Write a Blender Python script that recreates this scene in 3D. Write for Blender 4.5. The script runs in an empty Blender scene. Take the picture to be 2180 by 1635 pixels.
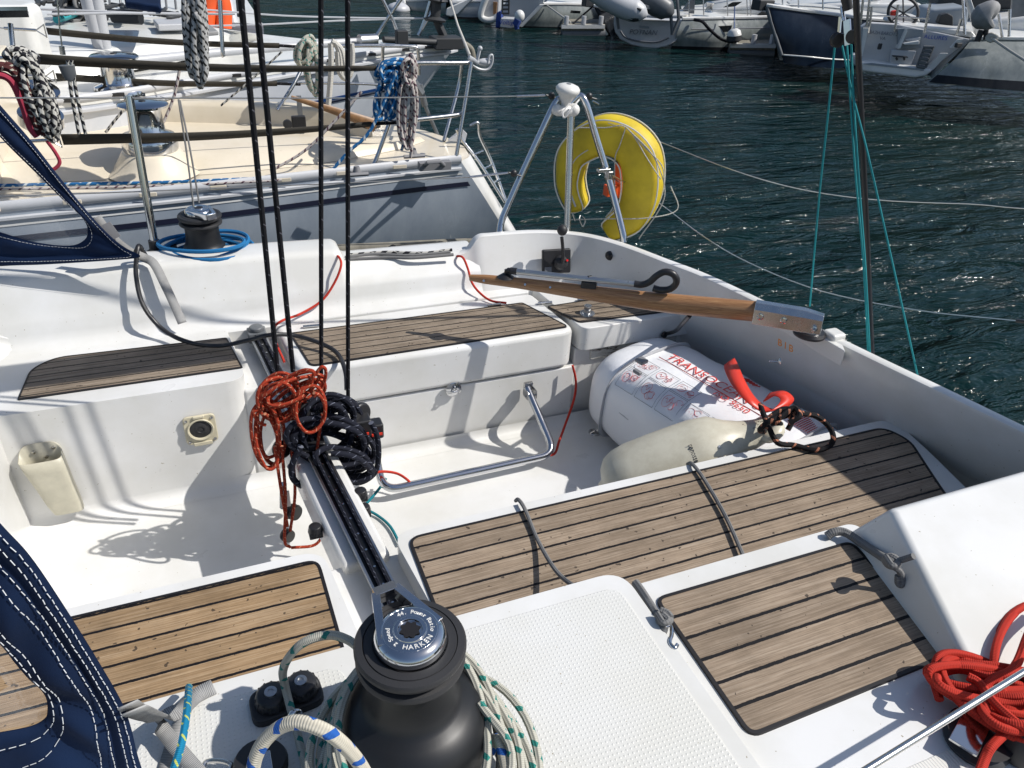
import bpy, bmesh, math, random
from mathutils import Vector, Matrix
from math import sin, cos, pi, radians, sqrt
random.seed(7)
SC = bpy.context.scene
COL = SC.collection
# ---------------------------------------------------------------- camera
# the boat frame: X runs aft, Y across towards the neighbouring boat, Z up, water at 0
F, PITCH, ROLL, YAW, CZ = 1638.0, radians(32), radians(3.5), radians(66), 2.3
CAM = Vector((0, 0, CZ))
def ray(x, y):
    u, v = x - 1090.0, 817.5 - y
    u2 = u * cos(ROLL) - v * sin(ROLL); v2 = u * sin(ROLL) + v * cos(ROLL)
    fw = F * cos(PITCH) + v2 * sin(PITCH); z = -F * sin(PITCH) + v2 * cos(PITCH)
    f = Vector((cos(YAW), sin(YAW), 0)); r = Vector((sin(YAW), -cos(YAW), 0))
    return f * fw + r * u2 + Vector((0, 0, z))
def pz(x, y, z): d = ray(x, y); return CAM + d * ((z - CZ) / d.z)      # a sight line meets a level
def py(x, y, Y): d = ray(x, y); return CAM + d * (Y / d.y)             # ... a fore-and-aft plane
def px(x, y, X): d = ray(x, y); return CAM + d * (X / d.x)             # ... a cross plane
cam = bpy.data.cameras.new('camera'); camo = bpy.data.objects.new('camera', cam); COL.objects.link(camo)
cam.sensor_width = 36; cam.lens = 36 * F / 2180; cam.clip_start = 0.02; cam.clip_end = 3000
_f = Vector((cos(YAW) * cos(PITCH), sin(YAW) * cos(PITCH), -sin(PITCH)))
_r0 = Vector((sin(YAW), -cos(YAW), 0)); _u0 = _r0.cross(_f)
_r = _r0 * cos(ROLL) + _u0 * sin(ROLL); _u = _u0 * cos(ROLL) - _r0 * sin(ROLL)
camo.matrix_world = Matrix(((_r.x, _u.x, -_f.x, 0), (_r.y, _u.y, -_f.y, 0), (_r.z, _u.z, -_f.z, CZ), (0, 0, 0, 1)))
SC.camera = camo
# ---------------------------------------------------------------- light
sd = Vector((.83, -.42, 1.0)).normalized()
sun = bpy.data.lights.new('sun', 'SUN'); sun.energy = 4.0; sun.angle = radians(.5); sun.color = (1, .96, .9)
so = bpy.data.objects.new('sun', sun); COL.objects.link(so); so.rotation_euler = sd.to_track_quat('Z', 'Y').to_euler()
w = bpy.data.worlds.new('World'); SC.world = w; w.use_nodes = True
nt = w.node_tree; bg = nt.nodes['Background']; sk = nt.nodes.new('ShaderNodeTexSky'); sk.sky_type = 'NISHITA'
sk.sun_disc = False; sk.sun_elevation = math.asin(sd.z); sk.sun_rotation = math.atan2(sd.x, sd.y)
nt.links.new(sk.outputs[0], bg.inputs[0]); bg.inputs[1].default_value = .088
SC.view_settings.view_transform = 'Standard'; SC.view_settings.look = 'None'; SC.view_settings.exposure = 0.26
SC.view_settings.gamma = 1
# ---------------------------------------------------------------- scene records
def tag(o, label=None, cat=None, group=None, kind=None):
    if label: o['label'] = label
    if cat: o['category'] = cat
    if group: o['group'] = group
    if kind: o['kind'] = kind
    return o
def thing(name, label, cat, loc=(0, 0, 0), group=None, rz=0):
    o = bpy.data.objects.new(name, None); COL.objects.link(o); o.location = loc; o.rotation_euler = (0, 0, rz)
    o.empty_display_size = .1
    return tag(o, label, cat, group)
# ---------------------------------------------------------------- mesh builder
def frames(pts, closed=False):
    n = len(pts); T = []
    for i in range(n):
        a = pts[(i - 1) % n] if (closed or i > 0) else pts[0]; b = pts[(i + 1) % n] if (closed or i < n - 1) else pts[-1]
        t = (b - a); T.append(t.normalized() if t.length > 1e-9 else Vector((0, 0, 1)))
    up = Vector((0, 0, 1)) if abs(T[0].z) < .9 else Vector((1, 0, 0))
    N = [(up - T[0] * up.dot(T[0])).normalized()]
    for i in range(1, n):
        v = N[-1] - T[i] * N[-1].dot(T[i]); N.append(v.normalized() if v.length > 1e-6 else N[-1])
    return T, N
def cr(pts, n=6, closed=False):            # Catmull-Rom
    P = [Vector(p) for p in pts]; m = len(P); out = []
    if m < 3 and not closed: return [P[0].lerp(P[-1], i / n) for i in range(n + 1)]
    rng = range(m) if closed else range(m - 1)
    for i in rng:
        p1, p2 = P[i], P[(i + 1) % m]
        p0 = P[(i - 1) % m] if (closed or i > 0) else p1 * 2 - p2
        p3 = P[(i + 2) % m] if (closed or i < m - 2) else p2 * 2 - p1
        for k in range(n):
            t = k / n
            out.append(.5 * ((2 * p1) + (p2 - p0) * t + (2 * p0 - 5 * p1 + 4 * p2 - p3) * t * t + (3 * p1 - p0 - 3 * p2 + p3) * t ** 3))
    if not closed: out.append(P[-1])
    return out
def wm(o):
    m = Matrix.Identity(4)
    while o is not None: m = o.matrix_basis @ m; o = o.parent
    return m
class MB:
    def __init__(s): s.v = []; s.f = []; s.m = []; s.uv = []
    def add(s, vs, fs, m=0, uvs=None):
        b = len(s.v); s.v += [Vector(v) for v in vs]
        for i, f in enumerate(fs):
            s.f.append([b + k for k in f]); s.m.append(m); s.uv.append(uvs[i] if uvs else None)
        return s
    def tube(s, pts, r, m=0, seg=8, closed=False, cap=True, flat=None):
        pts = [Vector(p) for p in pts]
        T, N = frames(pts, closed); n = len(pts); vs = []; L = [0]
        for i in range(1, n + 1): L.append(L[-1] + (pts[i % n] - pts[i - 1]).length)
        for i in range(n):
            B = T[i].cross(N[i]); rr = r[i] if isinstance(r, (list, tuple)) else r
            for k in range(seg):
                a = 2 * pi * k / seg; c = cos(a) * rr; q = sin(a) * rr * (flat or 1); vs.append(pts[i] + N[i] * c + B * q)
        fs = []; uv = []
        for i in range(n if closed else n - 1):
            j = (i + 1) % n
            for k in range(seg):
                k2 = (k + 1) % seg; fs.append([i * seg + k, i * seg + k2, j * seg + k2, j * seg + k][::-1])
                a, b, l0, l1 = k / seg, (k + 1) / seg, L[i], L[i + 1]
                uv.append([(a, l0), (b, l0), (b, l1), (a, l1)][::-1])
        if cap and not closed:
            fs.append(list(range(seg))); uv.append([(0, 0)] * seg)
            fs.append([(n - 1) * seg + k for k in range(seg)][::-1]); uv.append([(0, 0)] * seg)
        return s.add(vs, fs, m, uv)
    def lathe(s, prof, o=(0, 0, 0), axis=(0, 0, 1), m=0, seg=32):
        ax = Vector(axis).normalized(); o = Vector(o); up = Vector((1, 0, 0)) if abs(ax.x) < .9 else Vector((0, 1, 0))
        a = (up - ax * up.dot(ax)).normalized(); b = ax.cross(a); vs = []; fs = []
        for (r, z) in prof:
            for k in range(seg):
                t = 2 * pi * k / seg; vs.append(o + ax * z + (a * cos(t) + b * sin(t)) * max(r, 1e-5))
        for i in range(len(prof) - 1):
            for k in range(seg):
                k2 = (k + 1) % seg; fs.append([i * seg + k, i * seg + k2, (i + 1) * seg + k2, (i + 1) * seg + k])
        return s.add(vs, fs, m)
    def box(s, c, size, ax=None, m=0):
        c = Vector(c); x, y, z = [k / 2 for k in size]
        A = ax or (Vector((1, 0, 0)), Vector((0, 1, 0)), Vector((0, 0, 1)))
        vs = [c + A[0] * (x * i) + A[1] * (y * j) + A[2] * (z * k) for i in (-1, 1) for j in (-1, 1) for k in (-1, 1)]
        return s.add(vs, [[0, 1, 3, 2], [4, 6, 7, 5], [0, 4, 5, 1], [2, 3, 7, 6], [0, 2, 6, 4], [1, 5, 7, 3]], m)
    def bar(s, a, b, w, h, m=0, up=(0, 0, 1)):
        a, b = Vector(a), Vector(b); t = (b - a); L = t.length; t.normalize(); up = Vector(up)
        y = up.cross(t).normalized(); z = t.cross(y)
        return s.box((a + b) / 2, (L, w, h), (t, y, z), m)
    def prism(s, poly, z0, z1, m=0):       # poly: 2D or 3D points; z0/z1 levels
        n = len(poly); P = [Vector((p[0], p[1], z0)) for p in poly] + [Vector((p[0], p[1], z1)) for p in poly]
        fs = [[(i + 1) % n, i, n + i, n + (i + 1) % n] for i in range(n)][::1]
        A = sum(poly[i][0] * poly[(i + 1) % n][1] - poly[(i + 1) % n][0] * poly[i][1] for i in range(n))
        fs = [f[::-1] for f in fs] if A > 0 else fs
        top = list(range(n, 2 * n)); bot = list(range(n))
        if A < 0: top.reverse()
        else: bot.reverse()
        return s.add(P, fs + [top, bot], m)
    def slab(s, poly, d, m=0):             # 3D polygon given thickness by vector d
        n = len(poly); d = Vector(d); P = [Vector(p) for p in poly]; P += [p + d for p in P]
        return s.add(P, [list(range(n)), list(range(2 * n - 1, n - 1, -1))] + [[(i + 1) % n, i, n + i, n + (i + 1) % n] for i in range(n)], m)
    def grid(s, rows, m=0, flip=False):
        nr, nc = len(rows), len(rows[0]); vs = [p for r in rows for p in r]; fs = []; uv = []
        for i in range(nr - 1):
            for j in range(nc - 1):
                f = [i * nc + j, i * nc + j + 1, (i + 1) * nc + j + 1, (i + 1) * nc + j]
                q = [(j / (nc - 1), i / (nr - 1)), ((j + 1) / (nc - 1), i / (nr - 1)), ((j + 1) / (nc - 1), (i + 1) / (nr - 1)), (j / (nc - 1), (i + 1) / (nr - 1))]
                fs.append(f[::-1] if flip else f); uv.append(q[::-1] if flip else q)
        return s.add(vs, fs, m, uv)
    def ball(s, c, r, m=0, seg=16, sc=(1, 1, 1)):
        c = Vector(c); n = seg // 2; vs = []; fs = []
        for i in range(n + 1):
            for k in range(seg):
                a = pi * i / n; t = 2 * pi * k / seg
                vs.append(c + Vector((sin(a) * cos(t) * r * sc[0], sin(a) * sin(t) * r * sc[1], cos(a) * r * sc[2])))
        for i in range(n):
            for k in range(seg):
                k2 = (k + 1) % seg; fs.append([i * seg + k, (i + 1) * seg + k, (i + 1) * seg + k2, i * seg + k2])
        return s.add(vs, fs, m)
    def build(s, name, mats, parent=None, bevel=0, bseg=3, smooth=45, sub=0, solid=0, off=0):
        me = bpy.data.meshes.new(name)
        o0 = wm(parent).inverted()
        me.from_pydata([o0 @ v for v in s.v], [], s.f)
        if any(u for u in s.uv):
            ul = me.uv_layers.new(name='UVMap'); d = ul.data; li = 0
            for f, u in zip(s.f, s.uv):
                for k in range(len(f)):
                    d[li + k].uv = u[k] if u else (0, 0)
                li += len(f)
        mats = mats if isinstance(mats, (list, tuple)) else [mats]
        for mt in mats: me.materials.append(mt)
        for p, mi in zip(me.polygons, s.m): p.material_index = min(mi, len(mats) - 1)
        bm = bmesh.new(); bm.from_mesh(me)
        bmesh.ops.remove_doubles(bm, verts=bm.verts, dist=1e-6)
        bmesh.ops.recalc_face_normals(bm, faces=bm.faces); bm.to_mesh(me); bm.free()
        me.polygons.foreach_set('use_smooth', [True] * len(me.polygons)); me.set_sharp_from_angle(angle=radians(smooth))
        o = bpy.data.objects.new(name, me); COL.objects.link(o)
        if parent is not None: o.parent = parent
        if solid:
            md = o.modifiers.new('solid', 'SOLIDIFY'); md.thickness = solid; md.offset = off
        if sub:
            md = o.modifiers.new('sub', 'SUBSURF'); md.levels = md.render_levels = sub
        if bevel:
            md = o.modifiers.new('bevel', 'BEVEL'); md.width = bevel; md.segments = bseg; md.limit_method = 'ANGLE'; md.angle_limit = radians(35)
            md.harden_normals = True
        return o
def rope_obj(name, pts, r, mat, label=None, cat='rope', parent=None, n=6, closed=False, group=None, seg=8):
    o = MB().tube(cr(pts, n, closed), r, 0, seg, closed).build(name, mat, parent)
    if parent is None: tag(o, label, cat, group)
    return o
def inset(poly, d):                        # inset a convex-ish 2D polygon
    n = len(poly); P = [Vector((p[0], p[1])) for p in poly]
    A = sum(P[i].x * P[(i + 1) % n].y - P[(i + 1) % n].x * P[i].y for i in range(n)); s = 1 if A > 0 else -1
    out = []
    for i in range(n):
        a, b, c = P[i - 1], P[i], P[(i + 1) % n]
        e1 = (b - a).normalized(); e2 = (c - b).normalized()
        n1 = Vector((-e1.y, e1.x)) * s; n2 = Vector((-e2.y, e2.x)) * s
        k = (n1 + n2); q = k.dot(k)
        out.append(b + k * (2 * d / q if q > .1 else 0))
    return out
def rounded(poly, r, seg=5):
    n = len(poly); P = [Vector((p[0], p[1])) for p in poly]; out = []
    for i in range(n):
        a, b, c = P[i - 1], P[i], P[(i + 1) % n]; rr = r[i] if isinstance(r, (list, tuple)) else r
        d1 = (a - b); d2 = (c - b); k = min(rr, d1.length * .45, d2.length * .45)
        s = b + d1.normalized() * k; e = b + d2.normalized() * k
        for j in range(seg + 1):
            t = j / seg; out.append(s * (1 - t) ** 2 + b * 2 * t * (1 - t) + e * t * t)
    return out
def text_obj(name, s, loc, xdir, ydir, size, mat, parent, ext=.0006, align='CENTER', shear=0, width=1):
    c = bpy.data.curves.new(name, 'FONT'); c.body = s; c.size = size; c.extrude = ext; c.align_x = align; c.align_y = 'CENTER'; c.resolution_u = 3
    c.shear = shear
    o = bpy.data.objects.new('tmp', c); COL.objects.link(o)
    me = bpy.data.meshes.new_from_object(o.evaluated_get(bpy.context.evaluated_depsgraph_get()))
    bpy.data.objects.remove(o)
    me.name = name; me.materials.clear(); me.materials.append(mat)
    x = Vector(xdir).normalized(); y = Vector(ydir); y = (y - x * y.dot(x)).normalized(); z = x.cross(y)
    loc = Vector(loc)
    for v in me.vertices:
        q = v.co; v.co = loc + x * q.x * width + y * q.y + z * q.z
    me.transform(wm(parent).inverted())
    r = bpy.data.objects.new(name, me); COL.objects.link(r)
    if parent is not None: r.parent = parent
    return r
# ---------------------------------------------------------------- materials
class NM:
    def __init__(s, name, base=(.5, .5, .5), rough=.5, metal=0, spec=None, coat=0, ior=None):
        s.mat = bpy.data.materials.new(name); s.mat.use_nodes = True; s.nt = s.mat.node_tree; s.b = s.nt.nodes['Principled BSDF']
        s.b.inputs['Base Color'].default_value = (*base, 1); s.b.inputs['Roughness'].default_value = rough; s.b.inputs['Metallic'].default_value = metal
        if spec is not None: s.b.inputs['Specular IOR Level'].default_value = spec
        if coat: s.b.inputs['Coat Weight'].default_value = coat; s.b.inputs['Coat Roughness'].default_value = .08
        if ior: s.b.inputs['IOR'].default_value = ior
        s.base = base; s.tc = None; s.h = None
    def n(s, t, **k):
        q = s.nt.nodes.new(t)
        for a, b in k.items(): setattr(q, a, b)
        return q
    def co(s, kind='Object', scale=None):
        if not s.tc: s.tc = s.n('ShaderNodeTexCoord')
        o = s.tc.outputs[kind]
        if scale is not None:
            m = s.n('ShaderNodeMapping'); m.inputs['Scale'].default_value = scale; s.nt.links.new(o, m.inputs[0]); o = m.outputs[0]
        return o
    def ln(s, a, b): s.nt.links.new(a, b)
    def put(s, v, i):
        if isinstance(v, (int, float)): i.default_value = v
        elif isinstance(v, (tuple, list)): i.default_value = (*v, 1) if len(v) == 3 and i.type == 'RGBA' else v
        else: s.ln(v, i)
    def m(s, op, a, b=0, c=None):
        q = s.n('ShaderNodeMath', operation=op); s.put(a, q.inputs[0]); s.put(b, q.inputs[1])
        if c is not None: s.put(c, q.inputs[2])
        return q.outputs[0]
    def noise(s, scale=5, detail=3, rough=.5, vec=None, out=0, dist=0):
        q = s.n('ShaderNodeTexNoise'); q.inputs['Scale'].default_value = scale; q.inputs['Detail'].default_value = detail; q.inputs['Roughness'].default_value = rough
        q.inputs['Distortion'].default_value = dist
        s.ln(vec if vec is not None else s.co(), q.inputs['Vector']); return q.outputs[out]
    def ramp(s, v, stops):
        q = s.n('ShaderNodeValToRGB'); e = q.color_ramp.elements
        while len(e) < len(stops): e.new(.5)
        for i, (p, c) in enumerate(stops):
            e[i].position = p; e[i].color = (*c, 1) if not isinstance(c, (int, float)) else (c, c, c, 1)
        s.ln(v, q.inputs[0]); return q.outputs[0]
    def mix(s, f, a, b, mode='MIX'):
        q = s.n('ShaderNodeMix', data_type='RGBA', blend_type=mode); s.put(f, q.inputs[0]); s.put(a, q.inputs[6]); s.put(b, q.inputs[7]); return q.outputs[2]
    def sep(s, v):
        q = s.n('ShaderNodeSeparateXYZ'); s.ln(v, q.inputs[0]); return q.outputs
    def color(s, v): s.put(v, s.b.inputs['Base Color']); return s
    def rough(s, v): s.put(v, s.b.inputs['Roughness']); return s
    def bump(s, v, strength=.3, dist=.001):
        q = s.n('ShaderNodeBump'); q.inputs['Strength'].default_value = strength; q.inputs['Distance'].default_value = dist; s.put(v, q.inputs['Height'])
        if s.h is not None: s.ln(s.h, q.inputs['Normal'])
        s.h = q.outputs[0]; s.ln(s.h, s.b.inputs['Normal']); return s
M = {}
def simple(k, base, rough=.5, metal=0, coat=0, bump=0, bs=300, var=.0, vs=8, spec=None):
    q = NM(k, base, rough, metal, spec, coat)
    if bump: q.bump(q.noise(bs, 3), bump, .0006)
    if var:
        d = tuple(c * (1 - var) for c in base)
        q.color(q.ramp(q.noise(vs, 5, .6), [(.3, d), (.7, base)]))
    M[k] = q.mat; return q
def gel(k, base, dots=0, lines=0, dirt=.12):
    q = NM(k, base, .3, 0, .5, .25)
    n = q.noise(3.5, 6, .6); d = tuple(c * (1 - dirt) * f for c, f in zip(base, (1, .99, .95)))
    c = q.ramp(n, [(.36, d), (.62, base)])
    sp = q.noise(140, 2, .4); c = q.mix(q.m('GREATER_THAN', sp, .765), c, (.33, .29, .22))
    q.color(c); q.rough(q.m('MULTIPLY_ADD', q.noise(9, 4), .25, .2)); q.bump(q.noise(6, 2), .12, .004)
    if dots:
        x = q.sep(q.co()); a = q.m('SINE', q.m('MULTIPLY', x[0], 2 * pi / dots)); b = q.m('SINE', q.m('MULTIPLY', x[1], 2 * pi / dots))
        hgt = q.m('SMOOTH_MAX', q.m('MULTIPLY', q.m('MULTIPLY_ADD', a, .5, .5), q.m('MULTIPLY_ADD', b, .5, .5)), .45, .1)
        q.bump(hgt, .6, .0018)
    if lines:
        x = q.sep(q.co()); a = q.m('SINE', q.m('MULTIPLY', x[0], 2 * pi / lines)); q.bump(q.m('MAXIMUM', a, 0), .5, .0012)
    M[k] = q.mat
gel('gelcoat', (.72, .72, .71)); gel('nonskid', (.68, .68, .66), dots=.0072, dirt=.06); gel('nonskid_lines', (.7, .69, .65), lines=.0052)
gel('cream', (.72, .645, .52), dirt=.1); gel('white_deck', (.74, .74, .72)); gel('far_white', (.72, .72, .71))
def hullm(k, base, streak, amt):
    q = NM(k, base, .16, 0, .5, 0 if 'navy' in k or 'black' in k else (.9 if k == 'hull_grey' else .3))
    n = q.noise(5, 6, .7, q.co('Object', (1, 1, .35))); n2 = q.noise(1.2, 5, .6)
    q.color(q.ramp(q.m('MULTIPLY_ADD', n2, .5, q.m('MULTIPLY', n, .5)), [(.4, base), (.62, streak)]))
    q.rough(q.m('MULTIPLY_ADD', n, .3, .08)); q.bump(q.noise(2.2, 2), .25, .02); M[k] = q.mat
    if 'navy' in k or 'black' in k: q.b.inputs['Specular IOR Level'].default_value = .18
hullm('hull_grey', (.25, .29, .345), (.34, .38, .43), 0); hullm('hull_light', (.50, .53, .58), (.58, .60, .64), 0)
hullm('hull_mottle', (.12, .14, .14), (.26, .28, .27), 0); hullm('hull_navy', (.006, .012, .024), (.012, .022, .04), 0); hullm('hull_black', (.008, .01, .013), (.02, .022, .025), 0)
# teak with caulked seams: k name, spacing, offset, tone
def teak(k, sp, off, A, B, seam=.0042):
    q = NM(k, A, .62, 0, .25); x = q.sep(q.co())
    wob = q.m('MULTIPLY', q.m('SUBTRACT', q.noise(55, 4, .7), .5), .0036)
    t = q.m('DIVIDE', q.m('ADD', q.m('ADD', x[1], wob), -off), sp); fr = q.m('FRACT', t); pl = q.m('FLOOR', t)
    g = q.m('MULTIPLY', q.m('ABSOLUTE', q.m('SUBTRACT', fr, .5)), sp)   # distance from the plank centre
    ismid = q.m('LESS_THAN', g, sp / 2 - seam / 2)
    cmb = q.n('ShaderNodeCombineXYZ'); q.put(q.m('MULTIPLY', x[0], 4), cmb.inputs[0]); q.put(q.m('MULTIPLY_ADD', pl, 3.7, q.m('MULTIPLY', x[1], 220)), cmb.inputs[1]); q.put(pl, cmb.inputs[2])
    gr = q.noise(1.6, 6, .65, cmb.outputs[0], dist=.3)
    c2 = q.n('ShaderNodeCombineXYZ'); q.put(q.m('MULTIPLY', x[0], 14), c2.inputs[0]); q.put(q.m('MULTIPLY', x[1], 700), c2.inputs[1]); q.put(pl, c2.inputs[2])
    fine = q.noise(1.5, 3, .7, c2.outputs[0])
    wn = q.n('ShaderNodeTexWhiteNoise', noise_dimensions='1D'); q.put(pl, wn.inputs['W'])
    col = q.ramp(gr, [(.3, tuple(c * .62 for c in A)), (.48, A), (.68, B)])
    col = q.mix(.85, col, q.ramp(fine, [(.3, .72), (.5, .97), (.72, 1.15)]), 'MULTIPLY')
    col = q.mix(.9, col, q.ramp(wn.outputs[0], [(0, .84), (1, 1.1)]), 'MULTIPLY')
    blot = q.noise(7, 5, .7); col = q.mix(q.m('MULTIPLY', q.m('GREATER_THAN', q.noise(85, 2, .3), .74), .8), q.mix(.7, col, q.ramp(blot, [(.35, .72), (.6, 1.1)]), 'MULTIPLY'), (.03, .022, .018))
    q.color(q.mix(ismid, (.008, .007, .008), col)); q.rough(q.m('MULTIPLY_ADD', ismid, .1, .55))
    q.bump(q.m('ADD', q.m('MULTIPLY', fine, .5), ismid), .5, .0012); M[k] = q.mat
GA, GB = (.27, .205, .145), (.385, .31, .235)
simple('caulk_hole_black', (.008, .007, .008), .55); simple('bare_wood', (.30, .16, .07), .45, var=.4, vs=30)
q = NM('varnished_wood', (.36, .19, .08), .38, 0, .5, .25); xx = q.co('Object', (3, 3, 3)); wv = q.noise(6, 6, .7, q.co('UV', (12, 2.2, 1)), dist=.6)
q.color(q.ramp(wv, [(.3, (.13, .055, .022)), (.5, (.33, .165, .07)), (.7, (.50, .29, .14))])); q.bump(wv, .2, .0008); M['varnished_wood'] = q.mat
q = NM('grey_strap', (.10, .09, .07), .8); wv = q.noise(8, 6, .8, q.co('Object', (6, 60, 60)))
q.color(q.ramp(wv, [(.3, (.015, .013, .010)), (.6, (.038, .033, .024)), (.8, (.10, .09, .065))])); q.bump(q.noise(300, 2), .4, .001); M['old_webbing'] = q.mat
q = NM('chrome', (.58, .59, .61), .07, 1); q.rough(q.m('MULTIPLY_ADD', q.noise(12, 4), .18, .03)); M['chrome'] = q.mat
q = NM('steel', (.56, .56, .56), .16, 1); q.rough(q.m('MULTIPLY_ADD', q.noise(40, 4), .25, .12)); M['steel'] = q.mat
q = NM('alloy', (.50, .51, .52), .35, 1); q.rough(q.m('MULTIPLY_ADD', q.noise(20, 4), .3, .2)); M['alloy'] = q.mat
simple('black_plastic', (.018, .018, .02), .38, bump=.1); simple('black_matt', (.022, .022, .024), .55, bump=.25, bs=500); simple('winch_black', (.009, .0095, .011), .42, bump=.15, bs=60)
simple('black_alloy', (.02, .022, .026), .3, .6); simple('white_plastic', (.72, .71, .68), .35, var=.08); simple('ivory', (.62, .57, .42), .4, var=.25, vs=25)
simple('old_ivory', (.56, .53, .42), .45, var=.22, vs=18, bump=.1); simple('red_plastic', (.65, .04, .02), .4); simple('orange', (.85, .11, .02), .5, var=.15)
simple('grey_plastic', (.20, .20, .21), .5); simple('rubber', (.02, .02, .02), .75); simple('navy_line', (.01, .012, .03), .4); simple('blue_line', (.01, .05, .18), .4)
simple('red_ink', (.62, .05, .04), .5); simple('orange_ink', (.75, .28, .03), .5); simple('dark_ink', (.03, .03, .04), .5); simple('blue_ink', (.03, .07, .35), .5); simple('grey_ink', (.12, .13, .15), .5)
simple('dark_glass', (.01, .012, .014), .06, coat=.5); simple('red_dot', (.8, .02, .02), .3); simple('grey_tube', (.13, .14, .15), .42, var=.2); simple('grey_cover', (.30, .30, .30), .7, bump=.5, bs=30, var=.3)
simple('wire', (.62, .61, .58), .3, .9); simple('pale_grey', (.50, .51, .53), .4, var=.1); simple('pink_paint', (.62, .45, .40), .5); simple('old_wood', (.28, .26, .21), .8, var=.5, vs=20, bump=.4, bs=60)
simple('blue_fabric', (.02, .05, .22), .8); simple('shade_panel_dark', (.05, .06, .09), .15, coat=.6); simple('grey_line', (.27, .30, .33), .4); simple('gloss_grey_line', (.16, .19, .23), .3)
simple('clutter_dark', (.03, .032, .035), .6); simple('teal_line', (.02, .30, .33), .6)
# canvas and webbing
q = NM('navy_canvas', (.008, .02, .06), .85, 0, .15); c = q.noise(3, 4); q.color(q.ramp(c, [(.35, (.003, .008, .026)), (.7, (.006, .020, .062))]))
q.bump(q.noise(9, 3, .5, dist=.8), .55, .012); q.bump(q.noise(900, 1), .3, .0005); M['navy_canvas'] = q.mat
simple('thread', (.62, .64, .66), .8)
q = NM('webbing', (.33, .33, .33), .8); x = q.sep(q.co('UV')); wv = q.m('SINE', q.m('MULTIPLY', x[1], 2600)); q.bump(wv, .6, .0006)
q.color(q.ramp(q.m('MULTIPLY_ADD', wv, .25, q.noise(25, 3)), [(.2, (.17, .17, .17)), (.7, (.37, .37, .365))])); M['webbing'] = q.mat
q = NM('clear_vinyl', (.75, .8, .85), .05); q.b.inputs['Alpha'].default_value = .13; q.b.inputs['Roughness'].default_value = .08; q.bump(q.noise(7, 3), .4, .01); M['clear_vinyl'] = q.mat
q = NM('pvc_white', (.80, .81, .83), .34, 0, .5, .3); q.bump(q.noise(7, 3, .5, dist=.5), .5, .012); q.bump(q.noise(30, 3), .25, .003); M['pvc_white'] = q.mat
q = NM('yellow_cover', (.74, .58, .02), .6); c = q.noise(6, 5, .6); q.color(q.ramp(c, [(.35, (.47, .34, .012)), (.6, (.68, .51, .02))])); q.bump(q.noise(14, 3), .3, .006); M['yellow_cover'] = q.mat
q = NM('fender_vinyl', (.60, .57, .46), .38); c = q.noise(9, 6, .7); x = q.sep(q.co('UV'))
sp = q.m('MULTIPLY', q.m('GREATER_THAN', q.noise(130, 3, .6), q.m('SUBTRACT', 1.0, q.m('MULTIPLY', q.m('POWER', x[1], 2), .52))), .85)
q.color(q.mix(sp, q.ramp(c, [(.3, (.47, .43, .33)), (.6, (.62, .59, .48))]), (.07, .05, .04))); M['fender_vinyl'] = q.mat
q = NM('flaked_board', (.6, .6, .57), .6); c = q.noise(7, 6, .8, q.co('Object', (1, 1, 6)))
q.color(q.ramp(c, [(.44, (.60, .60, .57)), (.52, (.42, .41, .38)), (.56, (.07, .06, .05))])); M['flaked_board'] = q.mat
# ropes: helical braid bump and coloured tracer flecks from the tube's own UV (u round it, v metres along)
def rope(k, base, fleck=None, pitch=.03, duty=.3, length=.6, strands=2, pat=.0045, second=None, fr=.85):
    q = NM(k, base, fr, 0, .25); x = q.sep(q.co('UV'))
    br = q.m('SINE', q.m('MULTIPLY_ADD', x[1], 2 * pi / pat, q.m('MULTIPLY', x[0], 2 * pi * 3)))
    br2 = q.m('SINE', q.m('MULTIPLY_ADD', x[1], 2 * pi / pat, q.m('MULTIPLY', x[0], -2 * pi * 3)))
    hh = q.m('MULTIPLY', br, br2); dark = tuple(c * .55 for c in base)
    c = q.mix(q.m('MULTIPLY_ADD', hh, .35, .4), base, dark)
    if fleck:
        a = q.m('FRACT', q.m('MULTIPLY_ADD', x[1], 1 / pitch, q.m('MULTIPLY', x[0], strands)))
        b = q.m('FRACT', q.m('MULTIPLY_ADD', x[1], .5 / pitch, q.m('MULTIPLY', x[0], -1)))
        k1 = q.m('MULTIPLY', q.m('LESS_THAN', a, duty), q.m('LESS_THAN', b, length)); c = q.mix(k1, c, fleck)
        if second:
            k2 = q.m('MULTIPLY', q.m('GREATER_THAN', a, 1 - duty * .6), q.m('GREATER_THAN', b, length)); c = q.mix(k2, c, second)
    q.color(c); q.bump(hh, .6, .0008); M[k] = q.mat
rope('rope_orange', (.40, .045, .018), (.58, .26, .15), .014, .18, .45, 2, .004)
rope('rope_black', (.010, .011, .015), (.10, .10, .12), .03, .1, .4, 1, .004)
rope('rope_navy', (.012, .014, .025), (.12, .13, .17), .02, .12, .5, 2, .004)
rope('rope_green_fleck', (.50, .49, .42), (.03, .20, .17), .026, .34, .42, 1, .005)
rope('rope_blue_fleck', (.62, .58, .48), (.02, .10, .38), .03, .32, .5, 1, .006)
rope('rope_cyan', (.01, .22, .40), (.45, .50, .12), .014, .25, .5, 2, .004)
rope('rope_teal', (.012, .21, .26)); rope('rope_teal2', (.02, .30, .34), fr=.7); rope('rope_red', (.52, .035, .02), pat=.006, fr=.8); rope('rope_redthin', (.62, .05, .03)); rope('rope_grey', (.20, .20, .20), pat=.008)
rope('rope_blue', (.02, .18, .42)); rope('rope_bluewhite', (.02, .16, .40), (.55, .60, .62), .05, .3, .7, 1); rope('rope_white', (.62, .60, .55), pat=.02)
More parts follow.
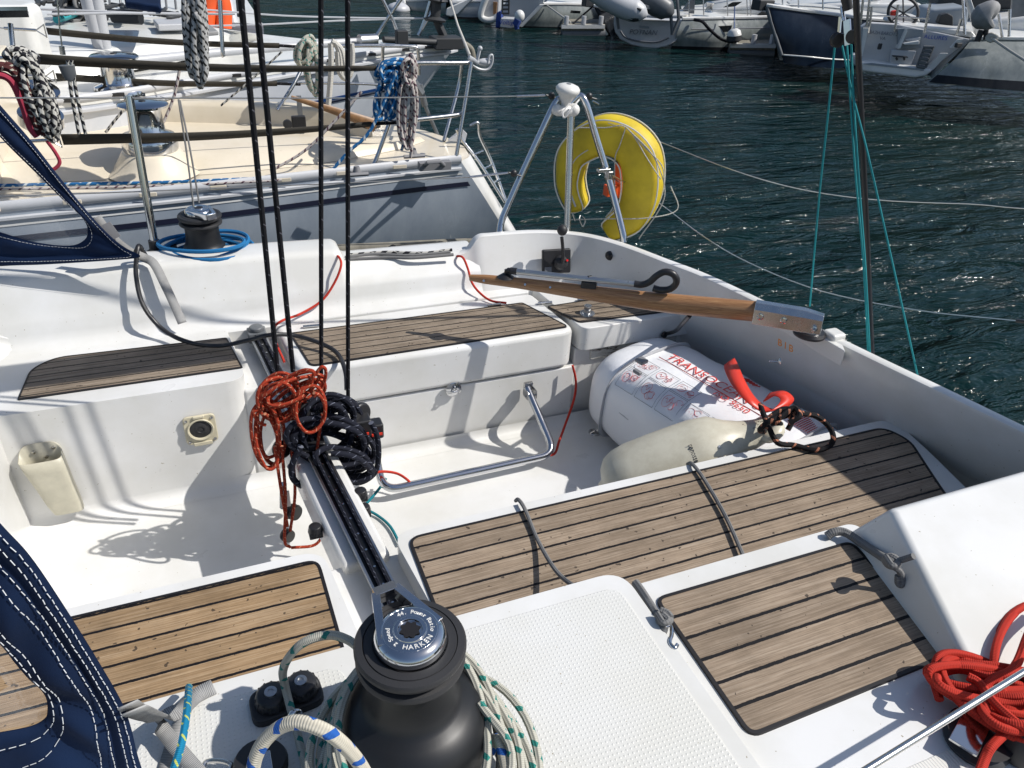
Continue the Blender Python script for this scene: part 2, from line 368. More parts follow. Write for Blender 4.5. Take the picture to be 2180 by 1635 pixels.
rope('rope_bw', (.50, .50, .49), (.02, .02, .02), .035, .38, .8, 2, .006); rope('rope_wred', (.58, .53, .50), (.10, .05, .07), .045, .3, .8, 1, .006)
rope('rope_pink', (.45, .05, .09)); rope('rope_red_black', (.10, .03, .03), (.45, .42, .35), .03, .3, .6); rope('rope_blackorange', (.014, .013, .015), (.42, .17, .10), .03, .22, .5, 1)
rope('rope_bwide', (.55, .54, .50), (.015, .015, .02), .04, .5, .9, 1, .006)
# ---------------------------------------------------------------- water
q = NM('sea_water', (.0028, .0165, .017), .07, 0, .21, ior=1.33)
cc = q.co('Object')
mp = q.n('ShaderNodeMapping'); mp.inputs['Rotation'].default_value = (0, 0, radians(24)); mp.inputs['Scale'].default_value = (1.0, 3.4, 1); q.ln(cc, mp.inputs[0])
w0 = q.noise(.45, 3, .5, mp.outputs[0], dist=.4); w1 = q.noise(1.6, 4, .55, mp.outputs[0], dist=.7); w2 = q.noise(7, 3, .55, mp.outputs[0], dist=.5)
q.bump(w0, .9, .36); q.bump(w1, 1.0, .135); q.bump(w2, .6, .009)
pat = q.noise(.22, 3, .5); q.rough(q.m('MULTIPLY_ADD', pat, .1, .02)); M['sea_water'] = q.mat
# ================================================================ own boat
V = Vector
def bez(pts): return [V(p) for p in pts]
boat = thing('sailboat', 'white sailboat cockpit with teak planked seats and wooden tiller, nearest the camera', 'sailboat', (.5, 1.6, 0))
G = M['gelcoat']
trk = lambda y: .236 - .1 * (y - 1.061)
# sole with soft coves
b = MB().prism([(-.75, 1.15), (1.95, 1.15), (1.95, 2.1), (-.75, 2.1)], .68, .75)
def cove(mb, a, c, y0, z0, sy, r=.035, n=6):
    rows = []
    for X in (a, c):
        rows.append([V((X, y0 + sy * (r - r * sin(t)), z0 + r - r * cos(t))) for t in [pi / 2 * k / n for k in range(n + 1)]])
    mb.grid(rows)
cove(b, -.6, 1.75, 1.975, .7505, -1); cove(b, -.6, 1.75, 1.235, .7505, 1)
b.build('cockpit_floor', G, boat)
# near benches and coaming
S = 1.12
MB().prism(rounded([(-1.2, .7), (trk(.7) - .085, .7), (trk(1.235) - .085, 1.235), (-1.2, 1.235)], [.001, .02, .05, .001]), .7, S).build('bench', G, boat, .024, 5)
MB().prism(rounded([(trk(.7) + .065, .7), (1.62, .7), (1.71, 1.1), (1.73, 1.235), (trk(1.235) + .065, 1.235)], [.001, .001, .05, .06, .05]), .7, S).build('bench', G, boat, .024, 5)
MB().prism([(trk(.6) - .1, .6), (trk(.6) + .08, .6), (trk(1.225) + .08, 1.225), (trk(1.225) - .1, 1.225)], .7, 1.07).build('bench', G, boat, .01, 3)
c = MB().prism(rounded([(-1.2, -.4), (.625, -.4), (.619, .846), (-1.2, .846)], [.001, .001, .05, .001], 8), .95, 1.272); c.build('coaming', G, boat, .026, 5)
c = MB().prism(rounded([(.55, -.4), (1.2, -.4), (1.155, .818), (.55, .818)], [.001, .001, .03, .001], 8), .95, 1.256); c.build('coaming', G, boat, .022, 5)
# moulded non-skid fields
def field(poly, z, mat, name='nonskid_field', r=.03, h=.0022):
    MB().prism(rounded(poly, r, 6), z - .004, z + h).build(name, mat, boat, .002, 2)
field([(.285, .812), (.592, .812), (.592, -.3), (.25, -.3), (.27, .5)], 1.272, M['nonskid'])
field([(-.9, .812), (.1, .812), (.1, -.3), (-.9, -.3)], 1.272, M['nonskid'])
# aft side deck, a raised wedge behind the helmsman's panel
cz_ = lambda y: 1.352 - (.752 - y) * .17
T0 = [V((x, y, cz_(y))) for x, y in [(1.148, .752), (2.1, .752), (2.1, .1), (1.0, .1), (1.026, .426), (1.03, .44)]]
B0 = [V((1.112, .80, 1.25)), V((2.1, .80, 1.1)), V((2.1, .09, 1.1)), V((.995, .09, 1.2)), V((1.022, .40, 1.25)), V((1.024, .42, 1.25))]
m = MB(); n = 6; m.add(T0 + B0, [list(range(n))[::-1]] + [[i, (i + 1) % n, n + (i + 1) % n, n + i] for i in range(n)])
m.build('side_deck', G, boat, .013, 4)
field([(.66, .37), (.94, .37), (.90, -.3), (.66, -.3)], 1.256, M['nonskid_lines'])
# far benches
MB().prism(rounded([(-.8, 1.975), (trk(1.975) - .085, 1.975), (trk(2.4) - .085, 2.45), (-.8, 2.45)], [.001, .06, .001, .001]), .7, S).build('bench', G, boat, .026, 5)
MB().prism([(trk(1.985) - .1, 1.99), (trk(1.985) + .1, 1.99), (trk(2.4) + .1, 2.45), (trk(2.4) - .1, 2.45)], .7, 1.075).build('bench', G, boat, .012, 3)
MB().prism([(trk(1.985) + .05, 1.984), (1.115, 1.984), (1.115, 2.45), (.25, 2.45)], .7, .972).build('bench', G, boat, .006, 3)
MB().prism(rounded([(trk(1.975) + .055, 1.975), (1.103, 1.975), (1.068, 2.28), (trk(2.28) + .06, 2.28)], [.05, .05, .03, .03]), .976, S).build('locker_lid', G, boat, .022, 5)
MB().prism([(trk(2.28) + .05, 2.284), (1.06, 2.284), (1.1, 2.45), (.1, 2.45)], .7, S).build('bench', G, boat, .004, 2)
MB().prism([(1.118, 2.004), (1.60, 2.004), (1.40, 2.45), (1.1, 2.45)], .7, 1.028).build('bench', G, boat, .006, 3)
MB().prism(rounded([(1.122, 1.972), (1.56, 1.972), (1.42, 2.33), (1.088, 2.33)], [.03, .01, .01, .02]), 1.033, S).build('locker_lid', G, boat, .016, 5)
MB().bar(py(1257, 752, 1.999), py(1438, 722, 1.999), .012, .045).build('backing_board', M['flaked_board'], boat, .002, 1)
MB().prism([(-.05, 2.272), (.30, 2.272), (.30, 2.45), (-.05, 2.45)], .9, 1.1192).build('bench', G, boat)
# cabin bulkhead with a swept corner
pl = [(-1.1, 2.5), (-1.1, .9), (-.57, .9), (-.565, 1.9)] + [(-.56 + .12 * (1 - cos(a)), 2.2 + .14 * sin(a)) for a in [pi / 2 * k / 8 for k in range(9)]] + [(-.44, 2.5)]
m = MB().prism(pl, .68, 1.118); m.build('bulkhead', G, boat, .012, 3)
m = MB().prism([(x - .004, y) for x, y in pl], 1.10, 1.305)
for v in m.v:
    if v.z > 1.2 and v.x > -.8: v.x -= .40
m.build('bulkhead', G, boat, .006, 2)
# far backrest and coaming: one profile swept along X
def prof(zt, x):
    P = [(2.285, 1.119), (2.305, 1.1215), (2.322, 1.128), (2.334, 1.14), (2.341, 1.158), (2.347, 1.185), (2.354, 1.196)]
    P += [(2.354 + (.395 - .354) * k, 1.196 + (zt - .02 - 1.196) * k) for k in (.33, .66, 1)]
    P += [(2.401, zt - .008), (2.412, zt - .002), (2.426, zt), (2.50, zt + .002), (2.525, zt - .004), (2.535, zt - .02), (2.545, 1.17)]
    return [V((x, y, z)) for y, z in P]
rows = [prof(z, x) for x, z in [(-.9, 1.318), (-.45, 1.318), (-.1, 1.312), (.2, 1.306), (.395, 1.300), (.412, 1.298), (.424, 1.290), (.43, 1.275), (.434, 1.256), (.45, 1.25), (.7, 1.246), (.9, 1.243)]]
MB().grid(rows).build('coaming', G, boat, smooth=60)
# quarter and transom wall: rim points and the way each drops to the seats and the floor
RIM = [(.80, 2.40, 1.238), (.865, 2.398, 1.25), (.905, 2.397, 1.297), (.96, 2.394, 1.302), (1.10, 2.385, 1.302), (1.215, 2.353, 1.30), (1.298, 2.293, 1.30), (1.371, 2.183, 1.30),
       (1.437, 2.03, 1.30), (1.499, 1.881, 1.30), (1.560, 1.64, 1.30), (1.595, 1.475, 1.30), (1.640, 1.28, 1.30), (1.686, 1.098, 1.30), (1.733, .898, 1.30), (1.785, .68, 1.30), (1.83, .45, 1.30)]
rc = cr(RIM, 5)
rows = [[] for _ in range(10)]
for i, p in enumerate(rc):
    t = (rc[min(i + 1, len(rc) - 1)] - rc[max(i - 1, 0)]); t.z = 0; t.normalize(); nrm = V((-t.y, t.x, 0))   # outward normal: left of travel
    s = min(max((p.x - 1.1) / .5, 0), 1); s = s * s * (3 - 2 * s)                 # 0 on the quarter, 1 on the transom
    o12 = (-.075) * (1 - s) + .055 * s; o7 = (-.10) * (1 - s) + .20 * s
    base = p
    q = [V((0, 0, -.75)) + nrm * .18, V((0, 0, -.02)) + nrm * .045, V((0, 0, -.005)) + nrm * .038, nrm * .028, nrm * .008, V((0, 0, -.003)) + nrm * .002, V((0, 0, -.012)), V((0, 0, 1.12 - 1.3)) + nrm * o12 * .85, V((0, 0, 1.0 - 1.3)) + nrm * (o12 * .5 + o7 * .5), V((0, 0, .74 - 1.3)) + nrm * o7]
    for r_, d in zip(rows, q): r_.append(base + d)
MB().grid(rows).build('transom', G, boat, smooth=50)
# hull, side deck, toe rail
hp = [(-3.2, 2.80), (-1, 2.86), (.3, 2.78), (1.0, 2.62), (1.32, 2.46), (1.43, 2.3), (1.60, 1.95), (1.72, 1.5), (1.83, 1.0), (1.95, .4), (1.95, .3), (1.5, .24), (0, .2), (-3.2, .2)]
hp2 = [(x * .99, 1.6 + (y - 1.6) * .93) for x, y in hp]
m = MB(); k = len(hp); m.add([V((x, y, -.3)) for x, y in hp2] + [V((x, y, 1.0)) for x, y in hp], [[i, (i + 1) % k, k + (i + 1) % k, k + i] for i in range(k)]); m.build('hull', G, boat)
MB().prism([(-3.2, 2.5), (1.25, 2.42), (1.0, 2.62), (.3, 2.78), (-1, 2.86), (-3.2, 2.80)], 1.0, 1.185).build('side_deck', G, boat, .006, 2)
tr = [V((-1, 2.80, 1.19)), V((-.05, 2.745, 1.2)), V((.425, 2.656, 1.2)), V((.92, 2.59, 1.2)), V((1.05, 2.53, 1.2))]
MB().tube(cr(tr, 5), .020, 0, 8, flat=.8).build('toe_rail', M['old_wood'], boat)
# ---------------------------------------------------------------- teak
def teak_panel(poly, z, mat, r=.02, brd=.006, y0=None, label=None):
    P = rounded([(p[0], p[1]) for p in poly], r, 6)
    pn = MB().prism(P, z - .004, z + .0035).build('teak_panel', mat, boat)
    rim = MB(); n = len(P); I = inset(P, brd); O = P
    ver = [V((p.x, p.y, z + .0047)) for p in O] + [V((p.x, p.y, z + .0047)) for p in I] + [V((p.x, p.y, z)) for p in inset(P, -.001)] + [V((p.x, p.y, z)) for p in I]
    fs = [[i, (i + 1) % n, n + (i + 1) % n, n + i] for i in range(n)] + [[2 * n + i, 2 * n + (i + 1) % n, (i + 1) % n, i] for i in range(n)] + [[n + i, n + (i + 1) % n, 3 * n + (i + 1) % n, 3 * n + i] for i in range(n)]
    rim.add(ver, fs); rim.build('caulk_edge', M['caulk_hole_black'], pn)
    if label: pn['label'] = label
    return pn
teak('teak_near', .0452, 1.206 - .0065, GA, GB, .0058); teak('teak_gold', .0445, 1.206 - .006, (.30, .20, .11), (.43, .315, .20), .0058)
teak('teak_far', .0335, 1.995, (.21, .165, .12), (.35, .29, .23), .0042); teak('teak_panel_six', .0468, .765, GA, GB, .0062)
Z = lambda L, z: [pz(x, y, z) for x, y in L]
teak_panel(Z([(38, 853), (517, 784), (483, 721), (118, 763), (65, 788)], S), S, M['teak_far'], [.005, .008, .008, .05, .05], .004)
teak_panel(Z([(661, 781), (1211, 697), (1112, 646), (617, 711)], S), S, M['teak_far'], [.02, .02, .01, .01], .004)
teak_panel(Z([(1234, 688), (1425, 664), (1280, 636), (1164, 654)], S), S, M['teak_far'], [.012, .02, .02, .01], .004)
teak_panel([(.312, 1.207), (1.668, 1.203), (1.692, 1.13), (1.60, .935), (1.53, .76), (.305, .76)], S, M['teak_near'], [.03, .04, .04, .1, .01, .01])
teak_panel([(-1.1, 1.207), (.122, 1.207), (.128, .76), (-1.1, .76)], S, M['teak_gold'], [.01, .03, .01, .01])
teak_panel(Z([(1392, 1276), (1811, 1154), (2036, 1392), (1597, 1573)], 1.256), 1.256, M['teak_panel_six'], .022)
for a, c in [((645, 695), (680, 692)), ((1038, 650), (1066, 647)), ((1145, 645), (1175, 643)), ((1229, 638), (1265, 636))]:
    MB().bar(pz(*a, 1.125) , pz(*c, 1.125), .008, .006).tube([pz(*a, 1.128), pz(*c, 1.128)], .004).build('hinge', M['steel'], boat)
# ---------------------------------------------------------------- mainsheet traveller
z0 = 1.105
A, B = V((trk(2.25), 2.25, z0)), V((trk(.86), .86, z0 + .0))
tv = MB().bar(A, B, .040, .022, 0).build('traveller_track', M['black_alloy'], boat, .003, 2)
d = (B - A).normalized(); sx = V((0, 0, 1)).cross(d).normalized()
m = MB()
for o in (-.021, .021): m.bar(A + sx * o + V((0, 0, .006)), B + sx * o + V((0, 0, .006)), .006, .010)
m.build('track_edge', M['alloy'], tv, .001, 1)
for i in range(26): MB().lathe([(.0, 0), (.0028, 0), (.003, .001), (0, .0012)], A.lerp(B, (i + .5) / 26) + V((0, 0, .0115)), m=0, seg=8).build('track_screw', M['steel'], tv)
mm = MB().tube([A + sx * -.009 + V((0, 0, .017)), B + sx * -.009 + V((0, 0, .017))], .0036, 0, 6).tube([A + sx * .011 + V((0, 0, .017)), B + sx * .011 + V((0, 0, .017))], .0036, 0, 6)
mm.build('control_line', M['rope_navy'], tv)
m = MB().bar(V((trk(2.0), 2.0, 1.04)), V((trk(1.2), 1.2, 1.04)), .105, .105); m.build('traveller_beam', G, boat, .012, 4)
m = MB()
for yy in (1.15, 1.35, 1.9, 2.1):
    pass
m = MB().box(A + V((0, -.005, .008)), (.056, .05, .034)).lathe([(.0, 0), (.022, 0), (.024, .01), (.02, .018), (0, .02)], A + V((0, -.005, .02)), seg=20); m.build('track_end', M['grey_tube'], boat, .006, 3)
for (x, y, z) in [(768, 1058, 1.07), (775, 1092, 1.06), (672, 1135, 1.06)]:
    p = pz(x, y, z); MB().lathe([(0, 0), (.015, 0), (.017, .008), (.014, .022), (0, .024)], p, (0, 0, 1), seg=12).box(p + V((.0, 0, .0)), (.03, .024, .016)).build('car_stop', M['black_plastic'], boat, .002, 2)
car = MB().box(V((trk(1.66), 1.66, 1.128)), (.064, .16, .022)); car = car.build('traveller_car', M['black_plastic'], boat, .006, 3)
# ---------------------------------------------------------------- steel foot rail on the bench front
def P2(x, y, Y): return py(x, y, Y)
f = [P2(1122, 828, 1.962), P2(1136, 850, 1.955), P2(1172, 930, 1.80)]
g1, g2 = pz(1168, 962, .80), pz(872, 1032, .80)
def round3(P, r, n=8):
    out = [P[0]]
    for a, b_, c_ in zip(P, P[1:], P[2:]):
        s_, e_ = b_ + (a - b_).normalized() * r, b_ + (c_ - b_).normalized() * r; out += [s_ * (1 - t) ** 2 + b_ * 2 * t * (1 - t) + e_ * t * t for t in [i / n for i in range(n + 1)]]
    return out + [P[-1]]
rail = round3([P2(1122, 826, 1.955), pz(1182, 966, .80), pz(815, 1046, .80), P2(789, 905, 1.955)], .055)
MB().tube(rail, .0125, 0, 14).build('foot_rail', M['chrome'], boat)
for x, y in ((1124, 826), (790, 905)):
    c = py(x, y, 1.962); MB().box(c, (.03, .012, .045)).box(c + V((-.016, -.02, -.008)), (.003, .035, .03)).box(c + V((.016, -.02, -.008)), (.003, .035, .03)).tube([c + V((-.022, -.026, -.014)), c + V((.022, -.026, -.014))], .004).build('rail_bracket', M['steel'], boat, .001, 1)
c = py(965, 828, 1.972); MB().lathe([(.0, 0), (.026, 0), (.026, .004), (.02, .007), (0, .008)], c, (0, -1, 0), seg=24).tube([c + V((-.009, -.004, -.006)), c + V((-.007, -.018, 0)), c + V((.007, -.018, 0)), c + V((.009, -.004, -.006))], .003).lathe([(0, 0), (.005, 0), (.005, .01), (0, .012)], c + V((0, -.008, .012)), (0, -1, 0)).build('lid_latch', M['chrome'], boat)
# speaker-like switch socket and winch handle pocket on the far bench
c = py(427, 912, 1.972); sk_ = MB().prism([(p.x, p.y) for p in rounded([(-.043, -.047), (.043, -.047), (.043, .047), (-.043, .047)], .014)], 0, .008)
sk_.v = [c + V((v.x, -v.z, v.y)) for v in sk_.v]; sk0 = sk_.build('socket', M['ivory'], boat, .002, 2)
MB().lathe([(.032, .004), (.036, .012), (.034, .014), (.030, .012), (.028, .004)], c + V((0, 0, .003)), (0, -1, 0), seg=32).build('socket_ring', M['ivory'], sk0)
MB().lathe([(.0, .009), (.006, .010), (.009, .0095), (.010, .0115), (.016, .011), (.018, .0095), (.029, .009)], c + V((0, 0, .003)), (0, -1, 0), seg=32).build('socket_membrane', M['black_matt'], sk0)
m = MB()
for dx, dz in ((-.034, .037), (.034, .037), (-.034, -.036), (.034, -.036)): m.lathe([(0, .0), (.0045, .0), (.004, .011), (0, .0115)], c + V((dx, 0, dz)), (0, -1, 0), seg=10)
m.build('screw', M['steel'], sk0)
m = MB().box(c + V((0, -.010, .045)), (.03, .008, .008)).box(c + V((0, -.009, -.046)), (.05, .006, .012)); m.build('socket_hinge', M['ivory'], sk0, .002, 2)
# pocket: an open flared pouch
rowsP = []
zz = [.040, .0, -.06, -.12, -.155, -.158]
c = py(105, 985, 1.97)
for i, z in enumerate(zz):
    w_ = [.050, .048, .043, .040, .036, .02][i]; dp = [.052, .050, .044, .040, .034, .018][i]; ring = []
    for k in range(24):
        a = 2 * pi * k / 24; cx = cos(a); sy = sin(a)
        X = w_ * (abs(cx) ** .5) * (1 if cx > 0 else -1); Y = -dp / 2 - dp / 2 * (abs(sy) ** .5) * (1 if sy > 0 else -1)
        zo = .028 * max(0, -sy) if i == 0 else 0
        ring.append(c + V((X + (z + .04) * -.12, Y, z + zo)))
    rowsP.append(ring + [ring[0]])
hk = MB().grid(rowsP).build('handle_pocket', M['old_ivory'], boat, smooth=60, solid=.003)
m = MB()
for dx, dz in ((-.026, .045), (.022, .05), (.0, .024)): m.lathe([(0, .0), (.005, .0), (.0045, .004), (0, .005)], c + V((dx, -.004, dz)), (0, -1, 0), seg=10)
m.build('screw', M['steel'], hk)
# drain / deck eye, catches
MB().lathe([(.0, 0), (.022, 0), (.022, .002), (.015, .006), (.011, .003), (0, .002)], pz(1266, 921, .75), seg=20).tube([pz(1258, 921, .757), pz(1266, 917, .768), pz(1274, 922, .757)], .003).build('padeye', M['steel'], boat)
c = pz(1250, 668, S + .003); MB().lathe([(0, 0), (.027, 0), (.026, .004), (.012, .007), (.011, .016), (.013, .018), (.013, .032), (0, .034)], c, seg=24).build('tiller_pin', M['alloy'], boat)
# ---------------------------------------------------------------- winches
def arc_text(mb_list, s, c, r, a0, step, size, mat, parent, flip=False):
    m = MB()
    for i, ch in enumerate(s):
        if ch == ' ': continue
        a = a0 + step * i; out = V((cos(a), sin(a), 0)); tan = V((-sin(a), cos(a), 0)) * (1 if step > 0 else -1)
        up_ = -out if step > 0 else out
        o = text_obj('t', ch, c + out * r, tan, up_, size, mat, None, .0004)
        me = o.data; m.add([v.co.copy() for v in me.vertices], [list(p.vertices) for p in me.polygons]); bpy.data.objects.remove(o); bpy.data.meshes.remove(me)
    return m.build('lettering', mat, parent)
def winch(c, s=1.0, parent=boat, arm_dir=V((-.2, 1, 0)), letters=True, bell=1.0):
    k = lambda L: [(r * s, z * s) for r, z in L]
    wb = MB().lathe(k([(0, -.125), (.122 * bell, -.125), (.122 * bell, -.08), (.119 * bell, -.045), (.112 * bell, -.022), (.101 * bell, -.006), (.088 * bell, .004), (.076, .011), (.069, .019), (.065, .030), (.062, .05), (.061, .088), (.063, .100)]), c, seg=56).build('winch', M['winch_black'], parent)
    MB().lathe(k([(.06, .096), (.073, .097), (.077, .100), (.0775, .104), (.075, .109), (.058, .113), (.058, .117), (.076, .121), (.0785, .126), (.0785, .131), (.076, .1345), (.0665, .1355), (.0655, .1335), (.0645, .1355), (.053, .1355), (.0525, .131), (0, .131)]), c, seg=64).build('rope_jaw', M['black_matt'], wb)
    body = MB().lathe(k([(.050, .130), (.0515, .142), (.050, .150), (.0455, .1555), (.040, .158), (.0385, .1585), (.038, .1575), (.0375, .1585), (.0235, .1585), (.0225, .1605), (.017, .1605), (.0165, .157), (0, .157)]), c, seg=56)
    ad = arm_dir.normalized(); sd_ = V((0, 0, 1)).cross(ad)
    for g in (-1, 1):
        body.bar(c + sd_ * (.043 * g * s) - ad * .004 + V((0, 0, .1475 * s)), c + ad * (.084 * s) + sd_ * (.0155 * g * s) + V((0, 0, .149 * s)), .012 * s, .020 * s)
    body.box(c + ad * (.086 * s) + V((0, 0, .149 * s)), (.016 * s, .034 * s, .020 * s), (ad, sd_, V((0, 0, 1))))
    body.build('feeder_arm', M['chrome'], wb, .0035, 3)
    st = []
    for i in range(16):
        a = pi * i / 8; r = (.0155 if i % 2 == 0 else .0115) * s; st.append((c.x + cos(a) * r, c.y + sin(a) * r))
    MB().prism(st, c.z + .158 * s, c.z + .1586 * s).build('handle_socket', M['caulk_hole_black'], wb)  # black star slab stands in for the dark of an open socket
    if letters:
        arc_text(None, 'HARKEN', c + V((0, 0, .1587 * s)), .0275, radians(-118), radians(14.5), .0095, M['white_plastic'], wb)
        arc_text(None, '44. Power Ratio', c + V((0, 0, .1587 * s)), .0275, radians(105), radians(-9.0), .0082, M['white_plastic'], wb)
        arc_text(None, '2 Speed', c + V((0, 0, .1587 * s)), .0275, radians(215), radians(-9), .0080, M['white_plastic'], wb)
    return wb
WC = pz(873, 1343, 1.528); WC.z = 1.388; winch(WC, .90, boat, V((-.16, 1, 0)))
WF = V((.01, 2.52, 1.305)); w2 = winch(WF, .84, boat, V((.5, -1, 0)), False, .8)
# ---------------------------------------------------------------- tiller, rudder head
tc = [(1000, 591), (1100, 602), (1200, 616), (1300, 630), (1400, 643), (1500, 653), (1610, 663)]
TY = lambda x: 2.02 - .48 * (x - 1000) / 610
tp = [py(x, y, TY(x)) for x, y in tc]; tp2 = cr(tp, 6)
til = MB(); rr = [.0135 + .017 * min(1, i / 26) for i in range(len(tp2))]; rr[0] = .010; rr[1] = .0125
til.tube(tp2, rr, 0, 16, flat=.72); tl = til.build('tiller', M['varnished_wood'], boat)
hd = (tp[-1] - tp[-3]).normalized(); e0 = py(1606, 662, 1.535); e1 = py(1752, 686, 1.405)
ax = (e1 - e0).normalized(); sy = V((0, 0, 1)).cross(ax).normalized(); uz = ax.cross(sy); L = (e1 - e0).length
m = MB(); h, wd = .031, .023
sec = [(-wd, -h), (wd, -h), (wd, h * .45), (wd * .55, h), (-wd * .55, h), (-wd, h * .45)]
st_ = [(0, 1), (L * .72, .98), (L, .72)]
vs = []; 
for l, q_ in st_:
    for a, b_ in sec: vs.append(e0 + ax * l + sy * a * (1 if l < L else .8) + uz * (b_ if b_ < 0 else b_ * q_))
fs = [[i * 6 + j, i * 6 + (j + 1) % 6, (i + 1) * 6 + (j + 1) % 6, (i + 1) * 6 + j] for i in range(2) for j in range(6)] + [list(range(6))[::-1], [12 + j for j in range(6)]]
hdm = m.add(vs, fs).build('rudder_head', M['steel'], boat, .002, 2, smooth=25)
cs = -sy if (-sy).dot(CAM - e0) > 0 else sy
m = MB()
for t, r_ in ((.11, .010), (.45, .010)): m.lathe([(r_, 0), (r_, .002), (r_ * .6, .003), (r_ * .5, .001), (0, .001)], e0 + ax * L * t + cs * wd - uz * .004, cs, seg=16)
m.lathe([(.009, 0), (.009, .006), (.006, .007), (.005, .02), (0, .021)], e0 + ax * L * .9 + cs * wd * .8 - uz * .014, cs, seg=6)
m.build('bolt', M['chrome'], hdm)
stc = pz(1722, 712, 1.296)
MB().lathe([(0, .0), (.045, .0), (.046, .006), (.040, .014), (.0, .015)], stc, seg=32).build('stock_bearing', M['black_plastic'], boat)
MB().lathe([(.030, .01), (.030, .03), (.026, .034), (0, .034)], stc, seg=32).build('stock_collar', M['steel'], boat)
MB().slab(Z([(1640, 655), (1800, 748), (1786, 712), (1740, 697), (1660, 664)], 1.297), (0, 0, -.05)).build('transom_shelf', G, boat, .01, 4)
p = pz(1775, 715, 1.30); MB().box(p, (.05, .05, .03)).build('transom_shelf', G, boat, .01, 3)
# tiller extension and its rubber handle loop
def TE(x, y, dy=0): return py(x, y, TY(x) + dy)
xm = MB().tube([TE(1092, 577), TE(1363, 606)], .0085, 0, 12).build('tiller_extension', M['alloy'], tl)
m = MB()
for i in range(5): m.lathe([(.0, 0), (.0025, 0), (.002, .001), (0, .001)], TE(1115 + 55 * i, 579.5 + 5.8 * i) + V((0, -.006, .0058)), (0, -.7, .7), seg=8)
m.build('extension_hole', M['caulk_hole_black'], tl)
MB().tube([TE(1086, 576), TE(1100, 578)], .0105, 0, 12).ball(TE(1083, 576), .009).tube([TE(1078, 574), TE(1076, 590)], .006, 0, 8).lathe([(0, .012), (.01, .012), (.024, .001), (.026, 0)], TE(1077, 590, 0), seg=20).build('extension_joint', M['black_plastic'], tl)
p = TE(1254, 605); MB().box(p, (.045, .024, .022), (hd, hd.cross(V((0, 0, 1))), V((0, 0, 1)))).box(p + V((0, 0, .016)), (.016, .01, .022)).build('extension_clip', M['black_plastic'], tl, .003, 2)
hl = [(1350, 604), (1366, 606), (1383, 600), (1398, 587), (1415, 579), (1432, 583), (1440, 595), (1437, 607), (1424, 616), (1405, 617), (1390, 613)]
MB().tube(cr([TE(x, y) for x, y in hl], 6), .0100, 0, 12).build('extension_handle', M['black_plastic'], tl)
m = MB()
for x, y in ((1033, 598), (1120, 606), (1173, 612)): m.lathe([(.0, 0), (.004, 0), (.0035, .002), (0, .002)], TE(x, y) + V((-.01, -.014, .008)), (-.3, -.8, .4), seg=10)
m.build('tiller_screw', M['steel'], tl)
MB().tube(cr([py(1468, 672, 1.66), py(1452, 690, 1.75), py(1437, 705, 1.9), py(1412, 712, 1.98)], 5), .007).lathe([(0, 0), (.012, 0), (.01, .008), (0, .009)], py(1413, 712, 1.965), (0, -1, 0)).build('tiller_bracket', M['black_plastic'], boat)
# engine control on the quarter
c = py(1184, 556, 2.315); nrm = V((-.10, -.97, .25)).normalized(); xx = V((1, -.12, 0)).normalized(); xx = (xx - nrm * xx.dot(nrm)).normalized(); yy = nrm.cross(xx)
q_ = MB().box(c, (.108, .088, .018), (xx, yy, nrm)); ec = q_.build('engine_control', M['black_plastic'], boat, .006, 3)
MB().lathe([(0, .012), (.026, .01), (.026, .02), (.018, .03), (0, .032)], c + xx * .012 + yy * -.004, nrm, seg=28).build('control_hub', M['black_matt'], ec)
lv = [c + xx * .012 + nrm * .028, c + xx * .012 + nrm * .04 + yy * .03, py(1196, 505, 2.28)]
MB().tube(cr(lv, 5), .0065).ball(py(1197, 490, 2.28), .0185, sc=(1, 1, 1.05)).build('throttle_lever', M['black_matt'], ec)
MB().lathe([(0, .03), (.004, .03), (.004, .0345), (0, .035)], c + xx * .03 + yy * .006 + nrm * -.0, nrm, seg=12).build('stop_button', M['red_dot'], ec)
MB().box(c + xx * -.034 + yy * -.028 + nrm * .0095, (.026, .02, .001), (xx, yy, nrm)).build('control_label', M['grey_ink'], ec)
c = py(1299, 543, 2.235); MB().lathe([(0, 0), (.018, 0), (.017, .010), (.008, .014), (.007, .024), (0, .025)], c, (-.5, -.85, .1), seg=20).build('fuel_plug', M['black_plastic'], boat)
# letters and hook on the inner transom
wallp = lambda x, y, z: pz(x, y, z)
cB = pz(1679, 735, 1.246); xd = (V((1.733, .898, 0)) - V((1.499, 1.881, 0))).normalized(); upd = V((-.30, -.07, 1)).normalized(); nr = xd.cross(upd)
text_obj('lettering', 'B I B', cB - V((.012, .0, 0)), xd, upd, .036, M['orange_ink'], boat, .0006, width=.8)
c = pz(1666, 768, 1.20) - V((.01, 0, 0)); MB().lathe([(0, 0), (.012, 0), (.010, .003), (.004, .006), (.0035, .032), (0, .033)], c, (-.9, .35, -.05), seg=12).build('hook', M['steel'], boat)
# ================================================================ own boat's rig and guard rails
def PY(L, Y): return [py(x, y, Y) for x, y in L]
def PZ(L, z): return [pz(x, y, z) for x, y in L]
